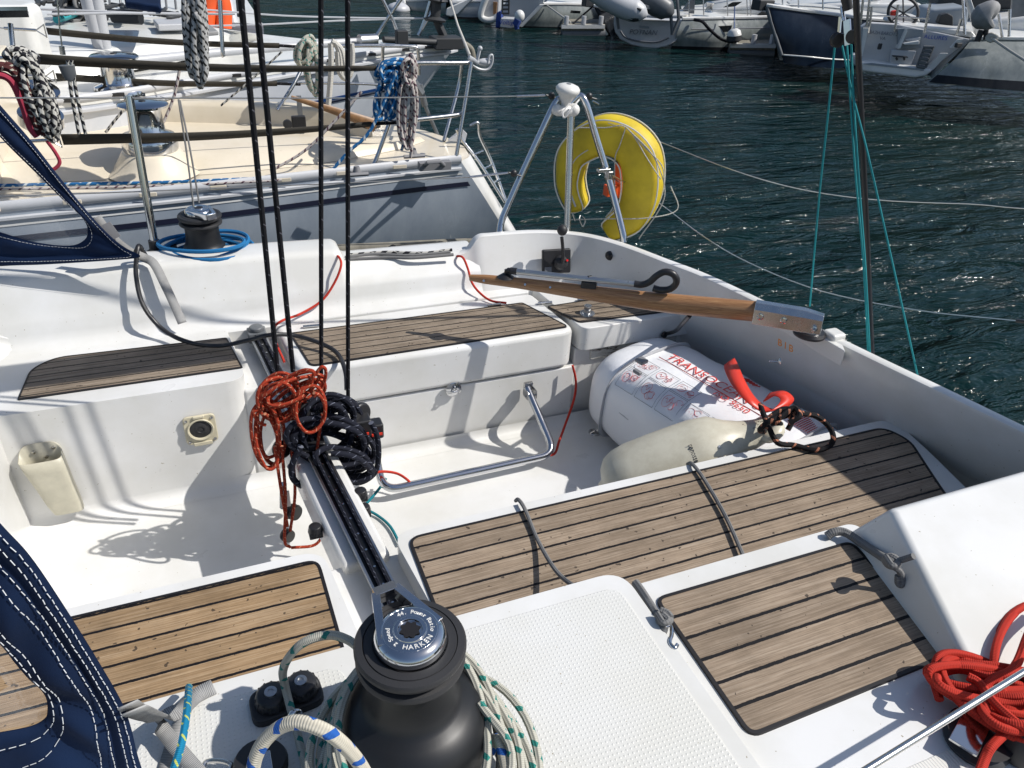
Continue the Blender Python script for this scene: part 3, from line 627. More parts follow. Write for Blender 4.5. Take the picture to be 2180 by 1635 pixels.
# stanchion and lifelines
b0, t0 = py(331, 530, 2.58), py(275, 205, 2.66)
st = MB().tube([b0, t0], .0125, 0, 14).build('stanchion', M['chrome'], boat)
MB().lathe([(0, 0), (.03, 0), (.03, .012), (.018, .02), (.017, .05), (0, .051)], b0 - V((0, 0, .02)), seg=20).box(b0 + V((.05, -.02, -.005)), (.03, .03, .035)).build('stanchion_base', M['black_matt'], st)
AP = py(1212, 222, 2.50)                     # top of the stern pulpit
m = MB().tube(PY([(-150, 208), (275, 209)], 2.66) + [py(700, 209, 2.62), py(1100, 205, 2.55)], .0022, 0, 6); m.build('lifeline', M['wire'], boat)
m = MB().tube([py(-150, 424, 2.62), py(290, 408, 2.62), py(700, 391, 2.58), py(1000, 377, 2.50)], .0022, 0, 6); m.build('lifeline', M['wire'], boat)
for a, c_ in (((1100, 205, 2.55), (1160, 203, 2.53)), ((1000, 377, 2.50), (1082, 368, 2.48))):
    MB().tube([py(*a), py(*c_)], .0042, 0, 8).build('turnbuckle', M['steel'], boat)
# the pulpit: two legs bent at the foot and a post
lf = cr([py(1063, 500, 2.44), py(1068, 470, 2.46), py(1086, 427, 2.47), py(1113, 367, 2.48), py(1150, 287, 2.49), py(1180, 224, 2.5), py(1192, 212, 2.5), AP], 5)
rt = cr([AP, py(1234, 204, 2.5), py(1249, 225, 2.48), py(1271, 298, 2.45), (py(1294, 373, 2.41)), py(1324, 488, 2.31), py(1328, 516, 2.29)], 5)
pul = MB().tube(lf, .0125, 0, 14).build('stern_pulpit', M['chrome'], boat)
MB().tube(rt, .0125, 0, 14).build('rail_leg', M['chrome'], pul)
MB().tube([py(1216, 235, 2.5), py(1208, 480, 2.42), py(1205, 530, 2.40)], .0125, 0, 14).build('antenna_post', M['steel'], pul)
m = MB().tube([py(1186, 236, 2.47), py(1220, 236, 2.47)], .018, 0, 14).ball(py(1186, 234, 2.47), .019).ball(py(1221, 234, 2.47), .022); m.build('post_clamp', M['white_plastic'], pul)
ac = py(1208, 196, 2.47); an = MB().lathe([(0, -.058), (.010, -.056), (.016, -.035), (.030, -.010), (.041, .002), (.042, .012), (.036, .020), (.022, .0255), (0, .028)], ac, (.05, -.1, 1), seg=32).build('satellite_antenna', M['white_plastic'], boat)
MB().lathe([(0, .0284), (.008, .028), (.0085, .0265)], ac, (.05, -.1, 1), seg=16).build('antenna_badge', M['grey_ink'], an)
MB().tube(cr([py(1233, 212, 2.44), py(1220, 228, 2.42), py(1203, 250, 2.42), py(1198, 240, 2.43), py(1212, 220, 2.44)], 6), .003, 0, 6).build('antenna_cable', M['white_plastic'], an)
for x, y, Y in ((1174, 204, 2.53), (1254, 205, 2.5), (1094, 369, 2.47)):
    MB().ball(py(x, y, Y), .013, sc=(1, .8, 1)).tube([py(x - 12, y - 2, Y), py(x + 16, y + 6, Y)], .003).build('rail_fitting', M['black_plastic'], pul)
MB().tube([py(1262, 215, 2.5), py(1275, 222, 2.5)], .003, 0, 6).build('rail_pin', M['steel'], pul)
MB().box(py(1285, 362, 2.40), (.05, .02, .012)).box(py(1296, 372, 2.40), (.02, .03, .03)).build('rail_clamp', M['steel'], pul, .003, 2)
# backstay with its cascade tackle, beyond the transom
BX = 1.95
sb = cr([px(1856, 756, BX), px(1848, 560, BX), px(1836, 300, BX - .12), px(1828, 130, BX - .2), px(1821, -40, BX - .3)], 4); d_ = (sb[-1] - sb[-4]).normalized()
MB().tube(sb + [sb[-1] + d_ * 2.5], .0085, 0, 10).build('backstay', M['black_plastic'], boat)
bk = px(1790, 85, BX - .22)
blk = MB().lathe([(0, -.010), (.018, -.010), (.020, -.005), (.015, 0), (.020, .005), (.018, .010), (0, .010)], bk + V((-.012, .0, 0)), (.3, 1, 0), seg=24).lathe([(0, -.008), (.016, -.008), (.018, -.004), (.013, 0), (.018, .004), (.016, .008), (0, .008)], px(1815, 78, BX - .22), (1, .4, 0), seg=24).build('tackle_block', M['black_plastic'], boat)
MB().bar(px(1803, 42, BX - .22), px(1806, 96, BX - .22), .02, .006, up=(1, .3, 0)).bar(px(1789, 35, BX - .22), px(1786, 70, BX - .22), .008, .006, up=(1, .3, 0)).tube([px(1792, 15, BX - .22), px(1797, 45, BX - .22)], .006).build('block_cheek', M['chrome'], blk, .001, 1)
MB().tube([px(1806, 20, BX - .22), px(1790, -60, BX - .26)], [.012, .02], 0, 10).build('wire_cover', M['black_matt'], blk)
for L_ in ([(1779, 78), (1762, 250), (1744, 420), (1724, 652)], [(1790, 85), (1815, 200), (1848, 330), (1900, 560), (1955, 806)], [(1803, 95), (1811, 220), (1822, 380), (1838, 560), (1848, 750)], [(1812, 95), (1818, 220), (1828, 380), (1842, 560), (1852, 752)]):
    MB().tube(cr([px(x, y, BX - .22 * (1 - (y - 78) / 700)) for x, y in L_], 5), .0029, 0, 8).build('tackle_line', M['rope_teal2'], boat)
# guessed boom and invented panel, both added out of frame to shadow the benches
MB().tube([V((-2.6, 1.62, 2.52)), V((1.17, 1.60, 2.46))], .055, 0, 16, flat=1.3).build('boom', M['alloy'], boat)
sp_ = MB().slab([V((2.12, .84, 2.0)), V((2.16, -.35, 2.0)), V((2.95, -.35, 2.02)), V((2.95, .78, 2.02))], (0, 0, -.03)).build('shade_panel', M['shade_panel_dark'], boat, .004, 1)
MB().tube([V((2.3, .2, 1.97)), V((1.9, .3, 1.3))], .014).tube([V((2.7, .2, 1.97)), V((1.95, .3, 1.1))], .014).build('shade_panel_strut', M['steel'], sp_)
# two slack wires drooping aft over the water
wl = thing('guard_wire', 'thin grey guard wire sagging across the water, upper of the two', 'wire', (2.2, 2.3, 1.5), 'sagging guard wires')
MB().tube(cr([py(1295, 262, 2.42), px(1400, 300, 1.86), px(1560, 362, 2.0), px(1700, 402, 2.2), px(1860, 425, 2.4), px(2060, 434, 2.5), px(2300, 436, 2.6), V((2.75, .9, 1.96)), V((2.6, .15, 1.97))], 5), .0018, 0, 5).build('wire', M['wire'], wl)
wl = thing('guard_wire', 'thin grey guard wire with a black end fitting, lower of the two over the water', 'wire', (2.0, 2.0, 1.3), 'sagging guard wires')
MB().tube(cr([py(1302, 372, 2.40), px(1400, 430, 1.85), px(1500, 505, 1.88), px(1600, 562, 1.95), px(1750, 620, 2.0), px(1950, 660, 2.05), px(2165, 683, 2.1)], 5), .0020, 0, 5).build('wire', M['wire'], wl)
MB().tube([px(2165, 683, 2.1), px(2230, 690, 2.1)], .006).tube([px(2230, 690, 2.1), V((2.08, .2, 1.55))], .002, 0, 5).build('end_fitting', M['black_plastic'], wl)
MB().tube([py(1300, 374, 2.395), px(1322, 392, 1.66)], .005).build('turnbuckle', M['steel'], wl)
# near guard wire in the corner
tag(MB().tube([pz(1700, 1728, 1.40), pz(2300, 1356, 1.40)], .0047, 0, 12).build('shroud_wire', M['steel'], None), 'bright steel wire crossing diagonally in front of the red rope coil', 'wire')
# ================================================================ horseshoe buoy
hb = thing('horseshoe_buoy', 'yellow horseshoe lifebuoy with white piping lashed to the stern pulpit', 'lifebuoy', tuple(py(1310, 520, 2.62)))
cl = [(1228, 432), (1218, 405), (1214, 375), (1222, 330), (1250, 302), (1290, 287), (1332, 299), (1361, 330), (1369, 374), (1364, 420), (1345, 458), (1308, 482)]
rad = [26, 29, 31, 36, 41, 43, 45, 47, 46, 44, 40, 30]
Yb = lambda x: 2.72 - .30 * (x - 1200) / 220
c3 = [py(x, y, Yb(x)) for x, y in cl]; cc_ = cr(c3, 6)
def lerpl(L, t): i = min(int(t), len(L) - 2); return L[i] + (L[i + 1] - L[i]) * (t - i)
rr = [lerpl(rad, i / 6) * .00168 for i in range(len(cc_))]
def capped(pts, rr, k=4):
    a = (pts[0] - pts[1]).normalized(); b_ = (pts[-1] - pts[-2]).normalized(); P, R = [], []
    for j in range(k, 0, -1):
        t = j / k * pi / 2; P.append(pts[0] + a * rr[0] * sin(t) * .8); R.append(max(rr[0] * cos(t), .001))
    P += pts; R += rr
    for j in range(1, k + 1):
        t = j / k * pi / 2; P.append(pts[-1] + b_ * rr[-1] * sin(t) * .8); R.append(max(rr[-1] * cos(t), .001))
    return P, R
P_, R_ = capped(cc_, rr)
# ring cross-section: rounded rectangle, deeper than it is wide; front normal towards the cockpit
fn = (c3[0] - c3[7]).cross(c3[4] - c3[7]).normalized()
if fn.dot(CAM - c3[4]) < 0: fn = -fn
def section_sweep(P, R, depth, seg=20, pw=.55, mb=None):
    mb = mb or MB(); rows = []
    for i, p in enumerate(P):
        t = (P[min(i + 1, len(P) - 1)] - P[max(i - 1, 0)]).normalized(); s_ = fn.cross(t).normalized(); row = []
        for k in range(seg + 1):
            a = 2 * pi * k / seg; c_, s2 = cos(a), sin(a)
            row.append(p + s_ * (R[i] * math.copysign(abs(c_) ** pw, c_)) + fn * (depth * min(1, R[i] / .05) * math.copysign(abs(s2) ** pw, s2)))
        rows.append(row)
    return mb.grid(rows)
bo = section_sweep(P_, R_, .056, pw=.68).build('buoy_body', M['yellow_cover'], hb, smooth=70)
pip = MB()
for sgn in (1, -1):
    for f_ in (.052, -.052):
        L_ = []
        for i, p in enumerate(P_):
            t = (P_[min(i + 1, len(P_) - 1)] - P_[max(i - 1, 0)]).normalized(); s_ = fn.cross(t).normalized()
            L_.append(p + s_ * (R_[i] * .93 * sgn) + fn * (f_ * .93 * min(1, R_[i] / .05)))
        pip.tube(L_, .0028, 0, 6)
pip.build('piping', M['white_plastic'], bo)
L_ = [p + fn.cross((cc_[min(i + 1, len(cc_) - 1)] - cc_[max(i - 1, 0)]).normalized()) * (-rr[i] * .35) + fn * .053 for i, p in enumerate(cc_) if i < 26]
MB().tube(L_, .004, 0, 6, flat=.5).build('zip', M['pale_grey'], bo)
def front(x, y, o=.062): return py(x, y, Yb(x)) + fn * o
for L_ in ([(1240, 262), (1300, 262), (1345, 262), (1390, 330), (1416, 370)], [(1343, 262), (1330, 300), (1320, 330), (1318, 420), (1300, 450)], [(1345, 262), (1380, 300), (1418, 340), (1424, 380)], [(1345, 262), (1400, 320), (1424, 385), (1415, 430), (1370, 495)]):
    MB().tube(cr([front(*p) for p in L_], 5), .0022, 0, 6).build('lashing', M['rope_white'], hb)
MB().tube(cr([front(1222, 456), front(1300, 452, .07), front(1390, 450, .07), front(1442, 446, 0), front(1425, 400, -.02)], 5), .0022, 0, 6).build('lashing', M['rope_white'], hb)
lt = thing('rescue_light', 'small red-orange rescue light hanging inside the yellow horseshoe buoy', 'rescue light', tuple(py(1312, 425, 2.75)))
MB().lathe([(0, 0), (.022, 0), (.024, .02), (.024, .12), (.02, .16), (.012, .165), (0, .166)], py(1316, 420, 2.74), (0, .1, 1), seg=20).box(py(1300, 405, 2.74), (.05, .04, .045)).build('light_body', M['orange'], lt, .003, 2)
MB().lathe([(0, 0), (.016, 0), (.017, .03), (.01, .04), (0, .041)], py(1314, 345, 2.74), (0, .1, 1), seg=20).build('lamp_lens', M['black_plastic'], lt)
sh = thing('snap_shackle', 'small steel snap shackle hanging below the yellow buoy', 'shackle', tuple(py(1240, 480, 2.5)))
MB().tube(cr([py(x, y, 2.5) for x, y in [(1236, 458), (1234, 468), (1240, 482), (1246, 470), (1240, 460)]], 4), .003, 0, 6).tube([py(1219, 456, 2.5), py(1224, 470, 2.5)], .004).build('shackle_ring', M['steel'], sh)
# ================================================================ far winch tail, cords, hood
bl = MB()
for i in range(5):
    a0 = random.random() * 6; pts = []
    for k in range(18):
        a = 2 * pi * k / 18; r = .110 + .014 * sin(2 * a + a0); pts.append(WF + V((cos(a) * r * 1.15 + .01 * sin(i), sin(a) * r * .92, -.03 + .012 * i + .010 * sin(a + a0))))
    bl.tube(cr(pts, 2, True), .0068, 0, 8, True)
bl.tube(cr([WF + V((.13, 0, -.01)), WF + V((.17, -.03, -.045)), WF + V((.2, .02, -.06))], 5), .0055)
tag(bl.build('rope_coil', M['rope_blue'], None), 'bright blue rope wound round the black winch on the far coaming', 'rope')
for i, (a, c_, d2) in enumerate((((380, 212), (398, 330), (412, 440)), ((383, 214), (405, 320), (424, 432)))):
    o = rope_obj('cord', [py(a[0], a[1], 2.65), py(c_[0], c_[1], 2.55), py(d2[0], d2[1], 2.50)], .0028, M['rope_grey'], ['thin grey cord from the lifeline to the winch, left of the pair', 'thin grey cord from the lifeline to the winch, right of the pair'][i], 'cord')
# spray hood: canvas strips between an outer hem and the window's hem
def hood(outer, inner, pf, bulge, name, label, stitches, us):
    h_ = thing(name, label, 'sprayhood', tuple(pf(*outer[len(outer) // 2])))
    O_, I_ = cr([pf(*p) for p in outer], 5), cr([pf(*p) for p in inner], 5)
    n = len(O_); I_ = [lerpl(I_, i * (len(I_) - 1) / (n - 1)) for i in range(n)]
    nn = (O_[0] - O_[-1]).cross(O_[0] - I_[len(I_) // 2]).normalized()
    if nn.dot(CAM - O_[0]) < 0: nn = -nn
    def at(i, u):
        p = O_[i].lerp(I_[i], u); b_ = sin(pi * min(u * 4, 1)) * .006 if u < .25 else bulge * sin(pi * (u - .25) / .75) * (.6 + .5 * sin(i * .5 + u * 3))
        return p + nn * b_
    rows = [[at(i, u / 16) for u in range(17)] for i in range(n)]
    cv = MB().grid(rows).build('canvas', M['navy_canvas'], h_, smooth=80, solid=.003)
    stm = MB()
    for u in us:
        path = [at(i, u) + nn * .0042 for i in range(n)]; acc = 0
        dense = []
        for a, c_ in zip(path, path[1:]):
            k = max(1, int((c_ - a).length / .0026)); dense += [a.lerp(c_, j / k) for j in range(k)]
        j = 0
        while j + 3 < len(dense):
            wv_ = nn * .0 + (dense[j + 1] - dense[j]).normalized().cross(nn) * random.uniform(-.0006, .0006)
            stm.tube([dense[j] + wv_, dense[j + 2]], .0005, 0, 4); j += 3
    stm.build('stitching', M['thread'], cv)
    return h_, O_, I_, nn, at
NY = .62
nh, NO, NI, nnv, nat = hood([(-190, 900), (-90, 1010), (0, 1115), (60, 1180), (125, 1275), (200, 1395), (255, 1490), (276, 1545), (292, 1610), (318, 1690), (340, 1780), (200, 1900), (-190, 1950)],
     [(-190, 1180), (-90, 1290), (0, 1367), (33, 1410), (63, 1443), (86, 1463), (99, 1485), (103, 1508), (96, 1530), (67, 1547), (0, 1561), (-90, 1580), (-190, 1600)], lambda x, y: py(x, y, NY), .010, 'sprayhood',
     'navy canvas sprayhood side with white stitching in the near left corner', 1, (.04, .13, .30, .44, .82, .93))
pa = MB().slab([p - nnv * .001 for p in NI], (0, .0, .0)); 
def window(I_, h_, nn):
    c_ = sum(I_, V((0, 0, 0))) / len(I_); rows = [[p.lerp(c_, t) - nn * .004 for t in (0, .25, .5, .75, .99)] for p in I_]
    MB().grid(rows).build('window', M['clear_vinyl'], h_)
window(NI, nh, nnv)
fh, FO, FI, fnv, fat = hood([(-170, 20), (-80, 130), (0, 224), (66, 300), (132, 385), (195, 462), (240, 508), (270, 530), (298, 546), (240, 553), (100, 562), (0, 566), (-170, 580)],
     [(-170, 90), (-80, 195), (0, 290), (67, 358), (133, 423), (175, 462), (187, 488), (181, 510), (147, 523), (67, 515), (0, 494), (-80, 470), (-170, 440)], lambda x, y: py(x, y, 2.40 - .0002 * (x + 100)), .012, 'sprayhood',
     'navy canvas sprayhood edge framing a clear window at the far coaming', 1, (.12, .85))
window(FI, fh, fnv)
# webbing straps (flat ribbons)
def ribbon(pts, w_, dirv, mat, name, label=None, parent=None, th=.0018):
    P = cr(pts, 6); rows = []
    for i, p in enumerate(P):
        t = (P[min(i + 1, len(P) - 1)] - P[max(i - 1, 0)]).normalized(); s_ = t.cross(V(dirv)).normalized()
        rows.append([p - s_ * w_ / 2, p, p + s_ * w_ / 2])
    mb = MB().grid(rows)
    L = [0]
    for a, c_ in zip(P, P[1:]): L.append(L[-1] + (c_ - a).length)
    k = 0
    for i in range(len(P) - 1):
        for j in range(2): mb.uv[k] = [(j / 2, L[i]), ((j + 1) / 2, L[i]), ((j + 1) / 2, L[i + 1]), (j / 2, L[i + 1])]; k += 1
    o = mb.build(name, mat, parent, solid=th)
    if parent is None and label: tag(o, label, 'strap')
    return o
ribbon([py(205, 462, 2.37), py(238, 505, 2.36), py(275, 535, 2.385), py(305, 548, 2.40), py(328, 562, 2.375), py(352, 608, 2.34), py(374, 655, 2.31), py(388, 688, 2.285)], .026, (.3, -1, .35), M['webbing'], 'strap', 'grey webbing strap hanging over the far coaming below the hood')
MB().bar(py(222, 478, 2.352), py(245, 508, 2.350), .034, .006, up=(0, -1, .3)).build('buckle', M['grey_plastic'], bpy.data.objects['strap'])
ribbon([py(272, 1500, .60), pz(330, 1535, 1.33), pz(375, 1590, 1.30), pz(440, 1665, 1.29)], .020, (0, -.3, 1), M['webbing'], 'strap', 'grey webbing strap running from the near hood down to the deck hook')
ribbon([pz(455, 1462, 1.277), pz(420, 1480, 1.279), pz(385, 1510, 1.30), pz(340, 1528, 1.335), py(285, 1512, .60)], .024, (0, -.3, 1), M['webbing'], 'strap', 'pale grey strap curling flat on the coaming beside the blue rope')
ribbon([pz(395, 1508, 1.277), pz(372, 1570, 1.277), pz(345, 1660, 1.277)], .020, (0, 0, 1), M['webbing'], 'strap', 'grey strap lying straight on the coaming behind the blue rope')
rope_obj('rope', [pz(402, 1462, 1.30), pz(400, 1490, 1.36), pz(396, 1530, 1.38), pz(385, 1590, 1.38), pz(362, 1660, 1.36)], .0052, M['rope_cyan'], 'short bright blue rope with yellow flecks hanging over the near coaming', 'rope')
hk = thing('snap_hook', 'small steel snap hook and shackles on the deck at the bottom edge', 'shackle', tuple(pz(450, 1625, 1.28)))
MB().tube(cr(PZ([(430, 1640), (440, 1622), (470, 1620), (492, 1628), (490, 1640)], 1.29), 4), .0035).tube(cr(PZ([(385, 1640), (400, 1628), (420, 1632), (415, 1650)], 1.29), 4), .004).build('hook', M['steel'], hk)
# black hose looped over the far coaming
rope_obj('cable', [py(335, 560, 2.46), py(312, 546, 2.43), py(296, 523, 2.405), py(291, 545, 2.38), py(290, 590, 2.35), py(305, 650, 2.31), pz(345, 700, 1.16), pz(400, 728, 1.145), pz(465, 736, 1.14), pz(530, 724, 1.16), pz(575, 713, 1.18), pz(625, 714, 1.16), pz(680, 730, 1.15), pz(718, 752, 1.14), pz(735, 790, 1.135), pz(738, 830, 1.10)], .0068, M['black_plastic'], 'thick black electric cable looping from the far coaming across the bench', 'cable')
# ================================================================ mainsheet, coils
ms = thing('mainsheet', 'black mainsheet ropes rising from the traveller with their blocks', 'mainsheet', (.17, 1.66, 1.13))
for i, (a, c_) in enumerate((((513, 0), (594, 822)), ((545, 0), (624, 790)), ((683, 0), (684, 850)), ((740, 0), (741, 872)))):
    k = -150 / (c_[1] - a[1]); tx = a[0] + (a[0] - c_[0]) * (-k); A_, B_ = py(c_[0], c_[1], 1.68), py(a[0] + (a[0] - c_[0]) * 150 / c_[1], -150, 1.62)
    MB().tube([A_, B_, B_ + (B_ - A_) * .9], .0060 if i < 2 else .0052, 0, 8).build('mainsheet_fall', M['rope_black'], ms)
for (x, y, r) in ((600, 955, .024), (650, 880, .03), (625, 1090, .022), (612, 1140, .018)):
    MB().lathe([(0, -.012), (r * .9, -.012), (r, -.006), (r * .75, 0), (r, .006), (r * .9, .012), (0, .012)], py(x, y, 1.62), (.6, -.8, .1), seg=24).build('block', M['black_plastic'], ms)
MB().tube(PY([(600, 900), (602, 935)], 1.62), .006).build('shackle', M['steel'], ms)
MB().tube(PY([(603, 1030), (603, 1080)], 1.61), .009).build('shackle', M['steel'], ms)
MB().box(py(610, 1062, 1.60), (.018, .006, .05)).build('swivel_plate', M['white_plastic'], ms, .002, 2)
cb = MB().box(py(770, 905, 1.62), (.045, .045, .05)).box(py(800, 912, 1.63), (.035, .04, .045)).lathe([(0, -.01), (.028, -.01), (.03, 0), (.028, .01), (0, .01)], py(768, 880, 1.64), (.5, -.8, .2), seg=24).build('cam_cleat', M['black_plastic'], ms, .006, 3)
MB().box(py(773, 925, 1.592), (.03, .004, .006)).box(py(803, 925, 1.60), (.028, .004, .006)).build('cleat_mark', M['red_plastic'], cb)
def pxcoil(mb, cx, cy, rx, ry, n, Y, r, jit=5, dj=.03, rot=0, seg=8, steps=14, sp=(0, 0)):
    pts = []; a0 = random.uniform(0, 6)
    for i in range(n * steps):
        a = a0 + 2 * pi * i / steps; t = i / (n * steps); f_ = 1 + .18 * sin(i * .37 + a0) + random.uniform(-.03, .03)
        u, v = cos(a) * rx * f_, sin(a) * ry * f_
        x = cx + sp[0] * (t - .5) + u * cos(rot) - v * sin(rot) + jit * sin(i * .21 + a0); y = cy + sp[1] * (t - .5) + u * sin(rot) + v * cos(rot) + jit * cos(i * .27)
        pts.append(py(x, y, Y + dj * (2 * t - 1) + dj * .5 * sin(a * 1.5 + a0)))
    mb.tube(cr(pts, 3), r, 0, seg); return pts
oc = MB(); random.seed(3)
pxcoil(oc, 626, 838, 62, 22, 7, 1.60, .0041, 6, .035, -.5, sp=(10, 40)); pxcoil(oc, 598, 850, 42, 46, 4, 1.60, .0041, 6, .03, .2)
pxcoil(oc, 572, 925, 26, 66, 5, 1.60, .0041, 6, .03, -.12, sp=(10, 0)); pxcoil(oc, 664, 868, 32, 46, 2, 1.56, .0041, 4, .02, .1); pxcoil(oc, 682, 806, 13, 34, 1, 1.57, .0041, 2, .01, .3)
for L_ in ([(585, 950), (598, 1040), (612, 1120)], [(600, 950), (608, 1060), (606, 1150), (618, 1165)], [(622, 960), (628, 1050), (618, 1130)], [(686, 880), (676, 950), (672, 1010), (684, 1080), (688, 1130), (670, 1160), (620, 1166)], [(560, 870), (540, 878), (552, 900), (566, 905)]):
    oc.tube(cr(PY(L_, 1.575), 6), .0040)
tag(oc.build('rope_coil', M['rope_orange'], None), 'orange rope coil tied at the foot of the mainsheet', 'rope coil')
bc = MB(); pxcoil(bc, 715, 915, 52, 62, 8, 1.64, .0070, 6, .05, .25, sp=(30, 20)); pxcoil(bc, 705, 950, 82, 46, 7, 1.60, .0072, 7, .04, .15, sp=(-10, 30)); pxcoil(bc, 690, 880, 42, 30, 4, 1.66, .0065, 5, .03, 0); pxcoil(bc, 740, 990, 60, 30, 3, 1.56, .0075, 4, .03, .3)
bc.tube(cr(PY([(790, 900), (803, 930), (806, 975), (795, 1010), (760, 1028), (720, 1010), (680, 1000)], 1.56), 6), .0072)
bc.tube(cr(PY([(640, 950), (622, 990), (625, 1020), (650, 1035), (690, 1020)], 1.56), 6), .0082)
tag(bc.build('rope_coil', M['rope_navy'], None), 'big black rope coil hanging over the middle of the traveller', 'rope coil')
# thin red, teal and grey lines
rope_obj('cord', [py(712, 542, 2.42), py(722, 548, 2.385), py(726, 566, 2.345), py(712, 602, 2.335), py(685, 640, 2.32), py(640, 668, 2.295), pz(600, 683, 1.16), pz(583, 700, 1.13), pz(588, 730, 1.12), pz(605, 770, 1.11)], .004, M['rope_redthin'], 'thin red cord hanging from the far coaming to the traveller end', 'cord')
rope_obj('cord', [py(970, 545, 2.41), py(985, 548, 2.37), py(996, 572, 2.345), py(1004, 600, 2.32), py(1020, 622, 2.29), pz(1045, 640, 1.13), pz(1078, 645, 1.13)], .004, M['rope_redthin'], 'thin red cord draped down beside the wooden tiller tip', 'cord')
rope_obj('cord', [py(1219, 778, 1.96), py(1226, 812, 1.95), py(1222, 850, 1.93), py(1203, 905, 1.88), pz(1190, 940, .82), pz(1180, 966, .80), pz(1152, 970, .805)], .0042, M['rope_redthin'], 'thin red cord tied to the right corner of the steel foot rail', 'cord')
rope_obj('cord', [pz(782, 1012, .86), pz(812, 1004, .85), pz(845, 1008, .83), pz(868, 1022, .815), pz(876, 1034, .80)], .0042, M['rope_redthin'], 'short red cord tied to the left corner of the steel foot rail', 'cord')
m = MB()
for i in range(9): m.tube(cr([py(705 + random.uniform(-3, 3), 540 + random.uniform(-4, 4), 2.45), py(716 + random.uniform(-8, 8), 536 + random.uniform(-4, 4), 2.45), py(726, 546, 2.44)], 4), .004)
tag(m.build('rope_knot', M['rope_redthin'], None), 'small red knot on the far coaming left of the lying cords', 'knot')
m = MB()
for i in range(9): m.tube(cr([py(965 + random.uniform(-5, 3), 545 + random.uniform(-3, 3), 2.45), py(980 + random.uniform(-8, 8), 542 + random.uniform(-4, 4), 2.45), py(992, 548, 2.44)], 4), .004)
tag(m.build('rope_knot', M['rope_redthin'], None), 'small red knot where the far coaming steps up to the stern quarter', 'knot')
rope_obj('cord', [pz(795, 976, .757), pz(1010, 930, .757), pz(1250, 884, .757)], .0038, M['rope_teal'], 'straight teal cord lying along the foot of the far bench', 'cord')
rope_obj('cord', [pz(822, 1018, .80), pz(806, 1042, .78), pz(778, 1074, .77), pz(768, 1079, .775), pz(800, 1095, .76), pz(830, 1120, .76), pz(852, 1160, .76)], .0042, M['rope_teal'], 'teal cord curling on the cockpit floor beside the traveller', 'cord')
rope_obj('cord', [pz(1098, 1066, 1.10), pz(1104, 1064, 1.128), pz(1118, 1085, 1.133), pz(1145, 1150, 1.133), pz(1180, 1210, 1.16), pz(1215, 1243, 1.19), pz(1250, 1254, 1.20)], .0046, M['rope_grey'], 'grey cord lying over the near teak bench, left of two', 'cord')
rope_obj('cord', [pz(1464, 988, 1.10), pz(1474, 988, 1.128), pz(1500, 1022, 1.133), pz(1545, 1100, 1.133), pz(1588, 1196, 1.135)], .0048, M['rope_grey'], 'grey cord lying over the near teak bench, right of two', 'cord')
g_ = MB().tube(cr(PZ([(1352, 1240), (1368, 1262), (1398, 1310), (1412, 1340), (1420, 1345)], 1.268), 6), .008).ball(pz(1415, 1320, 1.275), .014, sc=(1.2, .9, .7)).tube(cr(PZ([(1405, 1300), (1420, 1306), (1428, 1316)], 1.28), 4), .007).tube(cr(PZ([(1398, 1306), (1412, 1326), (1422, 1320), (1410, 1308)], 1.283), 4), .006)
g_ = tag(g_.build('rope_end', M['rope_grey'], None), 'knotted grey rope end with a steel hook between the non-skid and the teak panel', 'rope')
MB().tube(cr(PZ([(1415, 1335), (1428, 1332), (1430, 1350), (1426, 1368), (1436, 1380), (1442, 1372)], 1.272), 5), .0035).build('hook', M['chrome'], g_)
g_ = MB().tube(cr([pz(1760, 1142, 1.262), pz(1775, 1133, 1.272), pz(1800, 1134, 1.275), pz(1840, 1160, 1.275), pz(1885, 1190, 1.30)], 6), .0085).ball(pz(1898, 1195, 1.325), .017, sc=(1, 1, .8)).tube(cr([pz(1898, 1197, 1.325), pz(1920, 1192, 1.34), pz(1945, 1184, 1.36)], 5), .006).tube(cr(PZ([(1885, 1185), (1900, 1205), (1912, 1195), (1895, 1183)], 1.335), 4), .006)
g_.tube(cr([pz(1900, 1205, 1.32), pz(1915, 1216, 1.31), pz(1920, 1232, 1.295), pz(1920, 1245, 1.285), pz(1912, 1242, 1.285), pz(1912, 1225, 1.30)], 5), .006)
tag(g_.build('rope_end', M['rope_grey'], None), 'grey rope knotted to an eye at the top corner of the teak panel', 'rope')
# dark and pale ropes lying on the far side deck
for i, (L_, mt, lb) in enumerate((([(735, 548), (800, 541), (870, 544), (958, 537)], 'rope_grey', 'grey rope lying along the far coaming, nearest of the bundle'), ([(740, 543), (820, 537), (900, 539), (962, 532)], 'rope_bwide', 'speckled pale rope lying along the far coaming behind the grey ones'),
        ([(735, 553), (820, 548), (880, 549), (965, 542)], 'rope_grey', 'grey rope lying along the step of the far coaming, lowest of the bundle'))):
    rope_obj('rope', [pz(x, y, 1.253) for x, y in L_], .006, M[mt], lb, 'rope')
m = MB(); 
for i in range(5): pxcoil(m, 850 + 4 * i, 529, 26, 6, 1, 2.62, .006, 2, .03, .05)
tag(m.build('rope_coil', M['rope_black'], None), 'small heap of black rope on the far toe rail', 'rope coil')
m = MB(); 
for i in range(3): pxcoil(m, 860 + 5 * i, 538, 30, 6, 1, 2.55, .005, 2, .03, .05)
tag(m.build('rope_coil', M['rope_bwide'], None), 'small pale speckled rope heap in front of the black one on the far deck', 'rope coil')
